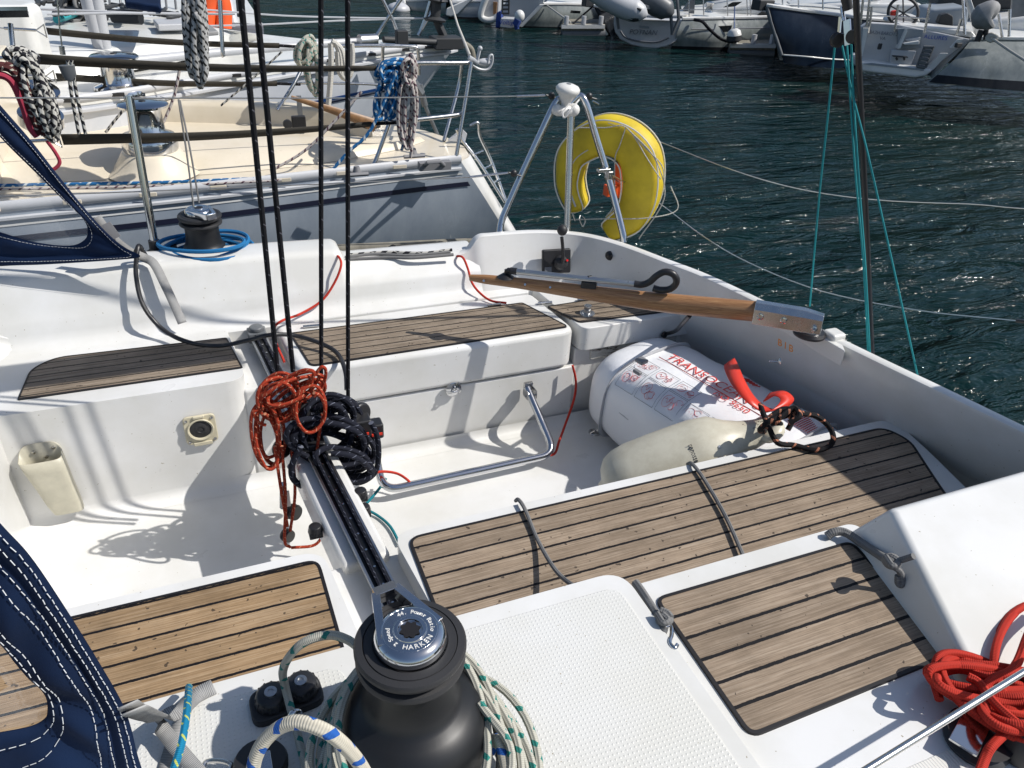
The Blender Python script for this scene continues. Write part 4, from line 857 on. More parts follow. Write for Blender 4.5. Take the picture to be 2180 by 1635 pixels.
# ================================================================ liferaft valise
RC = V((1.395, 1.555, .915)); ax = V((.264, -.965, .0)).normalized(); sx = V((.965, .264, 0)).normalized(); uz = V((0, 0, 1))
raft = thing('liferaft_bag', 'white liferaft valise with red printing and a red handle, on the cockpit floor', 'liferaft', (RC.x, RC.y, .75))
def superq(u, v, a, b_, c_, e1, e2):
    f_ = lambda x, e: math.copysign(abs(x) ** e, x)
    return (a * f_(cos(v), e1) * f_(cos(u), e2), b_ * f_(cos(v), e1) * f_(sin(u), e2), c_ * f_(sin(v), e1))
LA, WB, HC = .42, .20, .158
def rp(x, y, z): # bag coordinates: x along the axis (towards the near end), y away from the camera, z up
    return RC + ax * x + sx * y + uz * z
def bagz(x, y):  # top surface height
    a = (abs(x / LA) ** 3.6 + 0) ; rem = max(1 - (abs(x / LA) ** (2 / .62)), 0) if False else 1
    c_ = max(0, 1 - (abs(y / WB)) ** (2 / .6)); d2 = max(0, 1 - (abs(x / LA)) ** (2 / .34)); 
    return HC * min(c_, 1) ** (.6 / 2) * d2 ** (.34 / 2)
rows = []
for i in range(41):
    t = -1 + 2 * i / 40; x = LA * math.copysign(abs(sin(t * pi / 2)) ** .9, t); d2 = max(0, 1 - abs(x / LA) ** (2 / .34)) ** (.34 / 2); d2 = max(d2, .002); row = []
    for k in range(49):
        a = 2 * pi * k / 48; c_, s_ = cos(a), sin(a)
        y = WB * math.copysign(abs(c_) ** .6, c_) * d2; z = HC * math.copysign(abs(s_) ** .6, s_) * d2
        wr = 1 + .012 * sin(9 * x / LA + 3 * a) + .010 * sin(17 * x / LA - 2 * a)
        row.append(rp(x, y * wr, z * wr + .012 * (1 - abs(t)) ** .5))
    rows.append(row)
rb = MB().grid(rows).build('bag_body', M['pvc_white'], raft, smooth=80)
for xx_ in (-.30, .27):
    m = MB(); pts = []; d2 = (1 - abs(xx_ / LA) ** (2 / .34)) ** (.17)
    for k in range(40):
        a = 2 * pi * k / 40; c_, s_ = cos(a), sin(a)
        pts.append(rp(xx_ + .02 * sin(a), WB * 1.012 * d2 * math.copysign(abs(c_) ** .6, c_), HC * 1.03 * d2 * math.copysign(abs(s_) ** .6, s_) + .008))
    m.tube(pts, .011, 0, 8, True, flat=.35); m.build('bag_strap', M['pale_grey'], rb)
pts = [rp(-.30 + .57 * k / 14, -WB * .965, .035 - .02 * sin(k * .22)) for k in range(15)]
MB().tube(pts, .0035, 0, 6).build('seam_piping', M['pale_grey'], rb)
def bp(x, y, o=.0035):    # a point on the bag's top, bag coordinates
    return rp(x, y, bagz(x, y) + .014 + o)
def conform(o):
    me = o.data
    return o
def raft_text(s_, x0, y0, size, ext=.0004, rot=0, name='lettering', mat='red_ink', width=1.0, shear=0):
    # letters run along the bag axis; their feet point to the near-left side (-y)
    inv = wm(rb).inverted(); c_ = bpy.data.curves.new(name, 'FONT'); c_.body = s_; c_.size = size; c_.align_x = 'LEFT'; c_.align_y = 'CENTER'; c_.resolution_u = 3; c_.shear = shear
    o = bpy.data.objects.new('tmp', c_); COL.objects.link(o); me = bpy.data.meshes.new_from_object(o.evaluated_get(bpy.context.evaluated_depsgraph_get())); bpy.data.objects.remove(o)
    bm = bmesh.new(); bm.from_mesh(me)
    bmesh.ops.triangulate(bm, faces=bm.faces); bmesh.ops.subdivide_edges(bm, edges=[e for e in bm.edges if e.calc_length() > size * .25], cuts=1, use_grid_fill=False)
    cr_, sr_ = cos(rot), sin(rot)
    for v in bm.verts:
        a, b_ = v.co.x * width, v.co.y; x = x0 + a * cr_ - b_ * sr_; y = y0 + a * sr_ + b_ * cr_; v.co = inv @ bp(x, y)
    bm.to_mesh(me); bm.free(); me.materials.clear(); me.materials.append(M[mat]); me.name = name
    r = bpy.data.objects.new(name, me); COL.objects.link(r); r.parent = rb; return r
raft_text('TRANSOCEAN 6', -.23, .004, .056, width=.88); raft_text('ISO 9650', .0, -.046, .037, width=.9)
m = MB(); ln_ = lambda x0, y0, x1, y1, w_=.0016, n=10: m.tube([bp(x0 + (x1 - x0) * k / n, y0 + (y1 - y0) * k / n, .0005) for k in range(n + 1)], w_, 0, 4, flat=.4)
ln_(-.245, -.026, .17, -.026, .0016); m.build('printed_line', M['red_ink'], rb)
m = MB()
cells = [(-.27 + .085 * i, -.188 + .060 * j) for i in range(5) for j in range(2) if not (j == 1 and i in (3, 4))]
random.seed(11)
for (x, y) in cells:
    w_, h_ = .075, .055
    ln_(x, y, x + w_, y, .0007, 4); ln_(x + w_, y, x + w_, y + h_, .0007, 4); ln_(x, y + h_, x + w_, y + h_, .0007, 4); ln_(x, y, x, y + h_, .0007, 4)
m.build('printed_frame', M['grey_ink'], rb)
m = MB()
for (x, y) in cells:     # little line drawings: a float, a figure, a cord
    cx, cy = x + .022, y + .028; n = 14
    m.tube([bp(cx + .015 * cos(2 * pi * k / n), cy + .017 * sin(2 * pi * k / n), .0005) for k in range(n)], .0009, 0, 4, True, flat=.4)
    for _ in range(3):
        a0 = random.uniform(0, 6); ox, oy = x + random.uniform(.035, .06), y + random.uniform(.014, .042)
        m.tube([bp(ox + .010 * cos(a0 + k * .6) * (1 + .3 * sin(k * 1.7 + a0)), oy + .009 * sin(a0 + k * .6), .0005) for k in range(9)], .0009, 0, 4, flat=.4)
    m.tube([bp(cx - .008 + .002 * k, cy + .006 * sin(k * .9), .0005) for k in range(9)], .0009, 0, 4, flat=.4)
m.build('printed_drawing', M['red_ink'], rb)
m = MB()
for k in range(11): ln_(.215 + .012 * k * .6, .02 + .0 * k, .215 + .012 * k * .6, .02 + .085 - .004 * k, .002, 4)
for k in range(5): ln_(-.02 + .012 * k, .10, .0 + .012 * k, .128 - .003 * k, .002, 4)
m.build('printed_emblem', M['red_ink'], rb)
m = MB().grid([[rp(-.16 + .05 * i, -WB * (1.0), -.06 - .012 * j) for j in range(4)] for i in range(3)]); m.build('printed_patch', M['orange'], rb, solid=.002)
MB().slab([rp(-.12, -WB * 1.005, -.01), rp(-.03, -WB * 1.005, -.075), rp(-.06, -WB * .99, -.10), rp(-.12, -WB * .99, -.10)], (0, 0, -.001)).build('patch', M['orange'], rb, solid=.002)
# red handle strap
def rib2(P, w_, mat, nm):
    P = cr(P, 6); rows = []
    for i, p in enumerate(P):
        a = i * .22; s_ = (uz * cos(a * .5) * .25 + sx * 1.0 + ax * .3 * sin(a)).normalized(); rows.append([p - s_ * w_ / 2, p + uz * .002, p + s_ * w_ / 2])
    return MB().grid(rows).build(nm, mat, rb, solid=.003)
rib2([pz(1553, 770, 1.15), pz(1558, 785, 1.19), pz(1572, 815, 1.205), pz(1598, 850, 1.20), pz(1628, 872, 1.18), pz(1655, 872, 1.19), pz(1676, 852, 1.20), pz(1660, 838, 1.205), pz(1632, 846, 1.18)], .046, M['red_plastic'], 'red_handle')
MB().box(pz(1366, 768, 1.135), (.03, .03, .012), (ax, sx, uz)).box(pz(1357, 792, 1.13), (.028, .014, .012), (ax, sx, uz)).build('strap_buckle', M['grey_plastic'], rb, .003, 2)
# ================================================================ fender
fd = thing('fender', 'dirty cream fender with a black rope loop, leaning on the near bench edge', 'fender', tuple(pz(1450, 1010, .95)))
fa, fb = V((.945, 1.405, .95)), V((1.325, 1.285, 1.135)); fx = (fb - fa).normalized(); Lf = (fb - fa).length
pr = [(0, -.035), (.014, -.034), (.022, -.022), (.050, -.014), (.074, .004), (.088, .03), (.095, .07), (.097, .15), (.096, .25), (.088, .305), (.062, .345), (.046, .38), (.038, .41), (.034, .43)]
m = MB(); m.lathe(pr, fa, fx, seg=40); nr_ = len(pr); 
m.uv = []
for i in range(nr_ - 1):
    for k in range(40): m.uv.append([(k / 40, i / nr_), ((k + 1) / 40, i / nr_), ((k + 1) / 40, (i + 1) / nr_), (k / 40, (i + 1) / nr_)])
up_ = (uz - fx * uz.dot(fx)).normalized(); sdv = fx.cross(up_)
fbd = m.build('fender_body', M['fender_vinyl'], fd, smooth=60)
e_ = fa + fx * .445
pts = [e_ + (fx * cos(2 * pi * k / 20) * .026 + sdv * sin(2 * pi * k / 20) * .032) for k in range(20)]
MB().tube(pts, .016, 0, 12, True, flat=1.2).build('fender_eye', M['fender_vinyl'], fbd)
m = MB()
for a in (.5, -.1, -.7): m.tube([fa + fx * .35 + (up_ * cos(a) + sdv * sin(a)) * .052, fa + fx * .40 + (up_ * cos(a) + sdv * sin(a)) * .034, fa + fx * .44 + (up_ * cos(a) + sdv * sin(a)) * .030], .004)
m.build('fender_rib', M['fender_vinyl'], fbd)
tw = (CAM - (fa + fx * .2)); tw = (tw - fx * tw.dot(fx)).normalized(); tdv = fx.cross(tw)
lt_ = fa + fx * .235 + tw * .0955
text_obj('lettering', 'ronosseo', lt_ , tdv, fx, .022, M['dark_ink'], fbd, .0006, width=.7)
MB().tube([fa + fx * .30 + tw * .084 + tdv * .003, fa + fx * .306 + tw * .084 + tdv * .003], .0065, 0, 12).build('valve', M['pale_grey'], fbd)
m = MB()
for q_ in (0, .011): m.tube([fa + fx * (.02 + q_) + tw * .071 + tdv * .012, fa + fx * (.016 + q_) + tw * .0715 - tdv * .0, fa + fx * (.022 + q_) + tw * .073 - tdv * .016], .0018, 0, 6)
m.build('fender_mark', M['dark_ink'], fbd)
fr = MB(); ep = e_
fr.tube(cr([ep + V((0, 0, -.01)), pz(1618, 915, 1.19), pz(1640, 895, 1.23), pz(1672, 885, 1.24), pz(1690, 872, 1.25), pz(1705, 880, 1.24), pz(1735, 885, 1.22), pz(1762, 905, 1.19), pz(1774, 930, 1.17), pz(1765, 950, 1.145), pz(1735, 958, 1.135), pz(1690, 948, 1.135), pz(1655, 942, 1.15), pz(1635, 905, 1.18), pz(1618, 862, 1.19)], 6), .0075)
fr.ball(pz(1688, 880, 1.24), .020, sc=(1, 1.2, .8)).tube(cr([pz(1660, 890, 1.24), pz(1690, 868, 1.262), pz(1702, 885, 1.255), pz(1680, 900, 1.235)], 5), .0075).tube(cr([pz(1690, 880, 1.25), pz(1685, 900, 1.23), pz(1677, 915, 1.215)], 5), .007).tube(cr([pz(1640, 888, 1.235), pz(1665, 872, 1.25), pz(1690, 872, 1.255)], 5), .0075)
fr.tube(cr([ep + V((.0, .0, .01)), ep + V((.015, -.02, .03)), ep + V((.03, -.01, .0)), ep + V((.02, .02, -.02)), ep], 4), .0075)
fr.build('fender_rope', M['rope_blackorange'], fd)
# ================================================================ ropes round the near winch, cleat, red coil
random.seed(5)
def wloop(mb, c_, r1, r2, zf, zn, n, rr_, mat=0, tilt=.3, j=.008):
    pts = []
    ph = random.uniform(0, 6)
    for i in range(24):
        a = 2 * pi * i / 24; k = 1 + .05 * sin(2 * a + ph) + .03 * sin(3 * a + ph * 2); x = cos(a) * r1 * k; y = sin(a) * r2 * k
        z = (zf + zn) / 2 + (zf - zn) / 2 * sin(a) + .005 * sin(3 * a + ph)
        pts.append(c_ + V((x, y, z)))
    mb.tube(cr(pts, 3, True), rr_, mat, 8, True)
gw = MB(); gc = V((WC.x, WC.y, 0))
for i, (r1, r2, dy, zf, zn) in enumerate(((.108, .125, -.04, 1.392, 1.30), (.120, .135, -.05, 1.385, 1.30), (.130, .15, -.06, 1.372, 1.30), (.100, .115, -.03, 1.405, 1.345), (.139, .15, -.065, 1.36, 1.295), (.126, .125, -.02, 1.355, 1.285), (.146, .16, -.08, 1.345, 1.287), (.133, .14, -.045, 1.365, 1.30), (.115, .13, -.035, 1.38, 1.31))):
    wloop(gw, gc + V((.004 * (-1) ** i, dy, 0)), r1, r2, zf, zn, 1, .0058)
gw.tube(cr([gc + V((.085, -.03, 1.385)), gc + V((.105, -.10, 1.36)), gc + V((.05, -.17, 1.34)), gc + V((-.02, -.2, 1.33))], 6), .0058)
gw.tube(cr([gc + V((-.05, .055, 1.445)), pz(740, 1362, 1.45), pz(700, 1352, 1.45), pz(650, 1366, 1.44), pz(618, 1395, 1.41), pz(602, 1430, 1.36), pz(608, 1465, 1.32), pz(618, 1505, 1.305), pz(628, 1540, 1.30), pz(640, 1590, 1.29), pz(660, 1660, 1.29)], 6), .0062)
tag(gw.build('rope_coil', M['rope_green_fleck'], None), 'grey rope with green flecks coiled round the near black winch', 'rope coil')
rope_obj('rope', [pz(530, 1700, 1.42), pz(545, 1610, 1.47), pz(580, 1560, 1.50), pz(625, 1538, 1.52), pz(675, 1548, 1.52), pz(720, 1575, 1.50), pz(765, 1625, 1.45), pz(800, 1690, 1.40)], .0082, M['rope_blue_fleck'], 'thick cream rope with blue flecks arching at the bottom left of the winch', 'rope', seg=12)
rope_obj('rope', [pz(1090, 1720, 1.34), pz(1076, 1620, 1.35), pz(1060, 1575, 1.35), pz(1040, 1600, 1.33), pz(1010, 1640, 1.32), pz(990, 1700, 1.3)], .0085, M['rope_blue_fleck'], 'cream rope with blue flecks bent against the right side of the near winch', 'rope', seg=12)
cb = thing('cam_cleat', 'black cam cleat with two round cams and a rope through it, on the near coaming', 'cleat', tuple(pz(605, 1480, 1.272)))
c1, c2 = pz(576, 1472, 1.31), pz(640, 1448, 1.31); dv = (c2 - c1).normalized(); pv = V((-dv.y, dv.x, 0))
MB().prism(rounded([(q_.x, q_.y) for q_ in (c1 - dv * .034 - pv * .028, c2 + dv * .028 - pv * .03, c2 + dv * .028 + pv * .025, c1 - dv * .030 + pv * .03)], .02), 1.272, 1.288).build('cleat_base', M['black_matt'], cb, .003, 2)
for c_ in (c1, c2):
    p = V((c_.x, c_.y, 1.288)); cm = MB().lathe([(.0, 0), (.024, 0), (.0245, .008), (.022, .016), (.018, .019), (0, .0195)], p, seg=28).build('cam', M['black_plastic'], cb)
    t = MB()
    for k in range(14):
        a = 2 * pi * k / 14; t.tube([p + V((cos(a) * .0235, sin(a) * .0235, .001)), p + V((cos(a + .1) * .022, sin(a + .1) * .022, .015))], .0022, 0, 5)
    t.build('cam_teeth', M['black_matt'], cm); MB().lathe([(0, .019), (.0095, .019), (.009, .0225), (.0045, .0228), (.004, .021), (0, .021)], p, seg=20).build('cam_screw', M['alloy'], cm)
MB().tube(cr([c1.lerp(c2, .35) - pv * .045 + V((0, 0, -.03)), c1.lerp(c2, .35) - pv * .05 + V((0, 0, 0)), c1.lerp(c2, .65) - pv * .05 + V((0, 0, 0)), c1.lerp(c2, .65) - pv * .045 + V((0, 0, -.03))], 5), .0035).build('fairlead', M['chrome'], cb)
tb = thing('turning_block', 'black turning block with steel cheeks on the deck at the bottom edge', 'pulley block', tuple(pz(560, 1625, 1.28)))
MB().lathe([(0, 0), (.033, 0), (.036, .006), (.028, .011), (.036, .017), (.033, .023), (0, .023)], pz(556, 1640, 1.28), (.1, .1, 1), seg=28).build('sheave', M['black_plastic'], tb)
MB().box(pz(556, 1640, 1.31), (.03, .05, .004)).build('cheek', M['chrome'], tb, .001, 1)
rd = MB(); random.seed(21)
def zcoil(mb, cx, cy, rx, ry, n, z, r, rot, jit=6, dz=.02, steps=16, sp=(0, 0)):
    pts = []; a0 = random.uniform(0, 6)
    for i in range(n * steps):
        a = a0 + 2 * pi * i / steps; t = i / (n * steps); f_ = 1 + .14 * sin(i * .33 + a0)
        u, v = cos(a) * rx * f_, sin(a) * ry * f_
        pts.append(pz(cx + sp[0] * (t - .5) + u * cos(rot) - v * sin(rot) + jit * sin(i * .4 + a0), cy + sp[1] * (t - .5) + u * sin(rot) + v * cos(rot) + jit * cos(i * .31), z + dz * t + .010 * sin(a * 2 + a0 + i * .1)))
    mb.tube(cr(pts, 3), r, 0, 10)
zcoil(rd, 2125, 1478, 138, 38, 3, 1.278, .0066, .35); zcoil(rd, 2140, 1500, 150, 55, 3, 1.285, .0066, .55); zcoil(rd, 2110, 1450, 120, 30, 3, 1.30, .0066, .1, sp=(20, 30)); zcoil(rd, 2190, 1400, 70, 110, 4, 1.29, .0066, .45); zcoil(rd, 2190, 1490, 90, 60, 3, 1.30, .0066, .0)
rd.tube(cr(PZ([(2060, 1440), (2085, 1455), (2120, 1500), (2180, 1550), (2260, 1590)], 1.32), 6), 0.0068)
rd.tube(cr([pz(2240, 1290, 1.34), pz(2195, 1340, 1.34), pz(2160, 1420, 1.33), pz(2110, 1440, 1.32), pz(2040, 1425, 1.30), pz(1992, 1445, 1.285), pz(2000, 1490, 1.28)], 6), 0.0068)
rd.tube(cr([pz(2140, 1560, 1.30), pz(2110, 1590, 1.30), pz(2095, 1620, 1.29), pz(2070, 1690, 1.28)], 6), 0.0068)
tag(rd.build('rope_coil', M['rope_red'], None), 'bright red rope coil at the right edge on the near side deck', 'rope coil')
oc = thing('organiser_block', 'black deck block with a steel top under the red rope coil', 'pulley block', tuple(pz(2070, 1575, 1.26)))
MB().lathe([(0, 0), (.045, 0), (.048, .008), (.040, .014), (.046, .022), (0, .024)], pz(2075, 1580, 1.258), seg=28).build('block_body', M['black_plastic'], oc)
MB().box(pz(2065, 1560, 1.285), (.07, .04, .005), (V((.9, .4, 0)), V((-.4, .9, 0)), uz)).build('block_plate', M['chrome'], oc, .001, 1)
MB().lathe([(0, 0), (.03, 0), (.032, .03), (.02, .05), (0, .05)], pz(2165, 1600, 1.258), seg=24).build('block_post', M['black_matt'], oc)
# ================================================================ the cream neighbour, moored alongside
n1 = thing('sailboat', 'grey hulled sailboat with a cream deck and black webbing guard lines, moored alongside', 'sailboat', (.3, 5.1, 0))
D0, D1 = .90, 1.00
sheer = cr([pz(x, y, D0) for x, y in [(-420, 500), (-200, 468), (0, 446), (300, 417), (500, 396), (700, 373), (850, 356), (945, 346), (981, 343)]], 5)
def shY(X):
    for a, b_ in zip(sheer, sheer[1:]):
        if a.x <= X <= b_.x: return a.y + (b_.y - a.y) * (X - a.x) / max(b_.x - a.x, 1e-6)
    return sheer[0].y if X < sheer[0].x else sheer[-1].y
XE = sheer[-1].x
def hp_(X0, z):          # a point of the topsides below the sheer point X0
    s = (D0 - z) / D0; u = (X0 - sheer[0].x) / (XE - sheer[0].x)
    return V((X0 + u ** 6 * .62 * s, shY(X0) - .03 * sin(min(s, 1) * pi) + .22 * s * s + .10 * s * u ** 3, z))
zs = [.9, .86, .8, .72, .62, .5, .36, .2, .05, -.1, -.25]
MB().grid([[hp_(p.x, z) for p in sheer] for z in zs]).build('hull', M['hull_grey'], n1, smooth=70)
stern = [pz(x, y, D0) for x, y in [(981, 343), (1000, 331), (988, 312), (952, 293), (905, 278), (860, 270)]]
MB().grid([[p + V((.62 * s, (.32 if i == 0 else .26) * s, -D0 * s)) for i, p in enumerate(cr(stern, 3))] for s in (0, .3, .6, 1.1)]).build('transom', M['far_white'], n1, smooth=60)
far_e = [pz(x, y, D0) for x, y in [(780, 262), (500, 240), (0, 225), (-420, 215)]]
dk = sheer + stern[1:] + far_e
MB().slab([V((p.x, p.y, D0)) for p in dk], (0, 0, -.03)).build('deck', M['cream'], n1)
PZl = lambda L, z: cr([pz(x, y, z) for x, y in L], 4)
base = PZl([(-420, 412), (-100, 396), (200, 384), (500, 367), (700, 345), (850, 318), (905, 300)], D0 + .002)
zq = [1.0, 1.0, 1.0, 1.0, .985, .95, .915]
PZv = lambda L, o: cr([pz(x, y, z + o) for (x, y), z in zip(L, zq)], 4)
r1 = PZv([(-420, 330), (-100, 322), (200, 315), (500, 311), (700, 308), (820, 303), (880, 297)], -.015)
r2 = PZv([(-420, 318), (-100, 310), (200, 303), (500, 300), (700, 298), (810, 296), (872, 293)], 0)
r3 = PZv([(-420, 303), (-100, 298), (200, 292), (500, 291), (700, 291), (800, 290), (862, 289)], .002)
r4 = [p + V((0, .01, -.2 if p.x < 1.1 else -.02)) for p in r3]
mid = [a.lerp(b_, .5) + V((0, -.02, .03)) for a, b_ in zip(base, r1)]
MB().grid([base, mid, r1, r2, r3, r4]).build('coaming', M['cream'], n1, smooth=80)
t1 = PZl([(-420, 203), (-100, 208), (100, 212), (300, 217), (500, 223), (650, 230), (720, 240), (790, 262)], D1 + .02)
MB().grid([[p + V((0, -.10, -.55)) for p in t1], [p + V((0, -.03, -.08)) for p in t1], [p + V((0, -.012, -.02)) for p in t1], t1, [p + V((0, .12, .005)) for p in t1], [p + V((0, .15, -.01)) for p in t1], [p + V((.0, .2, -.25)) for p in t1]]).build('coaming', M['cream'], n1, smooth=70)
# moulded step at the after end of the cockpit
for L_ in ([(700, 240), (780, 262), (880, 290), (700, 291)],): pass
MB().bar(pz(628, 236, D1 + .02) + V((0, -.13, -.15)), pz(628, 236, D1 + .02) + V((.03, -.13, -.15)), .02, .55, up=(0, 0, 1)).build('rope_channel', M['grey_tube'], n1)
p = pz(637, 262, 1.02); MB().box(p + V((0, .02, 0)), (.09, .03, .085)).build('instrument', M['black_plastic'], n1, .008, 3)
p = pz(612, 264, 1.02); MB().lathe([(0, 0), (.03, 0), (.028, .02), (0, .022)], p, (0, -1, 0), seg=20).build('deck_socket', M['black_matt'], n1)
# cabin end with its rope bag
MB().prism(rounded([(-3, shY(-1) + .35), (-.93, shY(-1) + .35), (-.86, shY(-1) + 1.5), (-3, shY(-1) + 1.6)], .06), .85, 1.42).build('cabin_trunk', M['cream'], n1, .05, 4)
# bump under the winch
wc = pz(322, 318, D1 + .03)
MB().lathe([(.25, -.12), (.21, -.09), (.175, -.04), (.155, -.010), (.14, 0), (0, 0)], wc, (0, 0, 1), seg=48).build('winch_plinth', M['cream'], n1, smooth=80)
def swinch(c, s, par):
    k = lambda L: [(r * s, z * s) for r, z in L]
    o = MB().lathe(k([(0, 0), (.105, 0), (.108, .01), (.108, .05), (.100, .062), (.075, .07), (.068, .08), (.065, .15), (.070, .165), (.095, .172), (.097, .180), (.090, .186), (.03, .192), (0, .192)]), c, seg=48).build('winch', M['chrome'], par)
    MB().lathe(k([(0, .1925), (.014, .1925), (.013, .194), (0, .194)]), c, seg=8).build('handle_socket', M['caulk_hole_black'], o)
swinch(wc + V((0, 0, .0)), 1.35, n1); swinch(pz(262, 214, D1 + .03), 1.55, n1)
# toe rail with fairlead slots, and the boot stripe
MB().tube([p + V((0, .0, .012)) for p in sheer], .028, 0, 8, flat=.55).tube([p + V((0, -.012, -.045)) for p in sheer], .012, 0, 6).build('toe_rail', M['pale_grey'], n1)
for X in [sheer[0].x + .35 * i for i in range(40)]:
    if X > XE - .25: break
    c_ = V((X, shY(X) - .032, D0 + .012)); MB().box(c_, (.085, .006, .022)).build('scupper', M['cream'], n1, .006, 2)
st_ = [p.x for p in sheer if p.x < XE - .03]
MB().grid([[hp_(x, .9 - .135 - .0 * i) + V((0, -.006, 0)) for i, x in enumerate(st_)], [hp_(x, .9 - .165) + V((0, -.006, 0)) for x in st_]]).build('hull_stripe', M['navy_line'], n1)
MB().grid([[hp_(x, .9 - .075) + V((0, -.004, 0)) for x in st_], [hp_(x, .9 - .085) + V((0, -.004, 0)) for x in st_]]).build('hull_stripe', M['far_white'], n1)
MB().box(pz(925, 352, D0 + .02), (.20, .05, .05)).tube([pz(905, 352, D0 + .02), pz(912, 345, D0 + .1), pz(935, 343, D0 + .1), pz(945, 352, D0 + .02)], .013).build('mooring_fairlead', M['grey_plastic'], n1, .006, 2)
for x, y in ((760, 372), (880, 333)):
    MB().tube([pz(x - 20, y + 1, D0 + .05), pz(x + 24, y - 2, D0 + .05)], .012).lathe([(0, 0), (.03, 0), (.016, .05), (0, .05)], pz(x, y, D0)).build('deck_cleat', M['grey_plastic'], n1)
MB().lathe([(0, 0), (.035, 0), (.035, .012), (0, .014)], pz(852, 311, D0), seg=24).build('deck_plate', M['black_matt'], n1)
# pushpit
YN = 4.50
def q1(x, y, z): return pz(x, y, z)
ft = [py(795, 352, 4.62), py(808, 320, 4.64), py(840, 230, 4.66), py(866, 160, 4.68)]
pp = MB().tube(cr(ft, 5), .013, 0, 12).build('pushpit', M['chrome'], n1)
def part_tube(L, r=.013, nm='rail', mt='steel', par=None, n=5): return MB().tube(cr(L, n), r, 0, 10).build(nm, M[mt], par or pp)
part_tube([py(820, 136, 4.7), py(900, 134, 4.7), py(985, 134, 4.72), py(1002, 131, 4.75)])
part_tube([py(1004, 132, 4.72), py(992, 210, 4.68), py(970, 340, 4.60)]); part_tube([py(985, 130, 5.2), py(975, 190, 5.2), py(945, 300, 5.05)])
part_tube([py(818, 262, 4.63), py(900, 253, 4.65), py(975, 244, 4.68), py(988, 236, 4.70)])
part_tube([py(650, 130, 5.9), py(625, 180, 5.8), py(590, 235, 5.7)]); part_tube([py(815, 100, 5.9), py(812, 170, 5.9), py(800, 255, 5.8)]); part_tube([py(720, 98, 5.9), py(800, 97, 5.9), py(880, 100, 5.9), py(890, 112, 5.9), py(892, 160, 5.9)])
part_tube([py(612, 177, 5.9), py(760, 178, 5.9), py(860, 184, 5.9)], .009)
# webbing guard lines with shackles at their ends
def webbing(a, b_, Ya, Yb, w0, w1, par=n1):
    A_, B_ = py(*a, Ya), py(*b_, Yb); t = (B_ - A_).normalized(); up = V((0, 0, 1)); n = 14; rows = []
    for i in range(n + 1):
        u = i / n; p = A_.lerp(B_, u) + V((0, 0, -.02 * sin(pi * u))); w_ = w0 + (w1 - w0) * u; tl_ = V((0, -.35, 1)).normalized()
        rows.append([p - tl_ * w_ / 2, p + V((0, -.003, 0)), p + tl_ * w_ / 2])
    o = MB().grid(rows).build('webbing_line', M['old_webbing'], par, solid=.004)
    L_ = A_ - t * .01; m = MB()
    for s in (1, -1): m.tube([L_ + V((0, 0, .035 * s)), L_ - t * .05], .004)
    m.tube([L_ + V((0, 0, .04)), L_ - V((0, 0, .04))], .004).tube([L_ - t * .05, L_ - t * .22], .009).tube([L_ - t * .22, L_ - t * .7], .0035)
    m.build('guard_shackle', M['steel'], o)
    MB().tube([B_, B_ + t * .16], .010).build('lashing', M['rope_black'], o)
webbing((72, 125), (800, 145), 4.62, 4.68, .055, .030); webbing((132, 297), (790, 264), 4.55, 4.62, .062, .032)
webbing((120, 163), (590, 178), 5.95, 5.9, .048, .036); webbing((100, 66), (595, 97), 5.95, 5.95, .045, .036)
part_tube([py(22, 50, 4.7), py(28, 105, 4.66)], .012); part_tube([py(468, 0, 5.95), py(474, 110, 5.9), py(476, 116, 5.9)], .014, par=n1, nm='stanchion')
# tiller of the neighbour, boarding ladder, kedge anchor in its bracket
MB().tube(cr([py(620, 207, 4.95), py(700, 232, 4.95), py(770, 256, 4.95), py(800, 268, 4.95)], 4), [.012 + .03 * i / 12 for i in range(13)], 0, 8, flat=.45).build('tiller', M['bare_wood'], n1)
MB().lathe([(0, 0), (.06, 0), (.06, .03), (.03, .04), (0, .04)], pz(790, 270, 1.02), seg=24).build('rudder_cap', M['black_matt'], n1)
ld = part_tube([py(1000, 268, 5.0), py(1018, 262, 5.0), py(1022, 290, 5.0), py(1045, 340, 5.0), py(1078, 430, 4.9)], .011, 'boarding_ladder', 'steel', n1)
part_tube([py(972, 275, 4.9), py(985, 300, 4.9), py(1020, 345, 4.85), py(1075, 430, 4.8)], .011, 'ladder_rail', 'steel', ld)
for i in range(3): part_tube([py(1008 + 22 * i, 330 + 30 * i, 4.85), py(1028 + 18 * i, 322 + 30 * i, 4.95)], .009, 'rung', 'steel', ld)
MB().slab([py(x, y, 5.0) for x, y in [(955, 300), (985, 275), (995, 285), (990, 305)]], (0, .03, 0)).build('outboard_bracket', M['pale_grey'], n1, .004, 2)
ka = thing('anchor', 'folding grapnel anchor in pale metal hung at the corner of the cream boat\'s pushpit', 'anchor', tuple(py(1020, 130, 4.75)))
MB().tube(PY([(998, 122), (1018, 134)], 4.75), .014).tube(PY([(1015, 132), (1022, 103)], 4.75), .011).ball(py(1022, 103, 4.75), .015).tube(cr(PY([(1005, 138), (1020, 147), (1038, 148), (1047, 135), (1048, 118), (1042, 120), (1038, 135)], 4.75), 4), .008).ball(py(1033, 132, 4.77), .05, sc=(1.1, .5, .45)).build('anchor_body', M['pale_grey'], ka)
sm = MB()
for (a, b_, r_) in (((893, 180), (905, 225), .022), ((905, 225), (935, 295), .013), ((880, 175), (897, 200), .03)): sm.tube([py(*a, 5.3), py(*b_, 5.3)], r_)
tag(sm.build('outboard_motor_bracket', M['grey_tube'], None), 'dark folded strut leaning behind the white and red rope coil', 'strut')
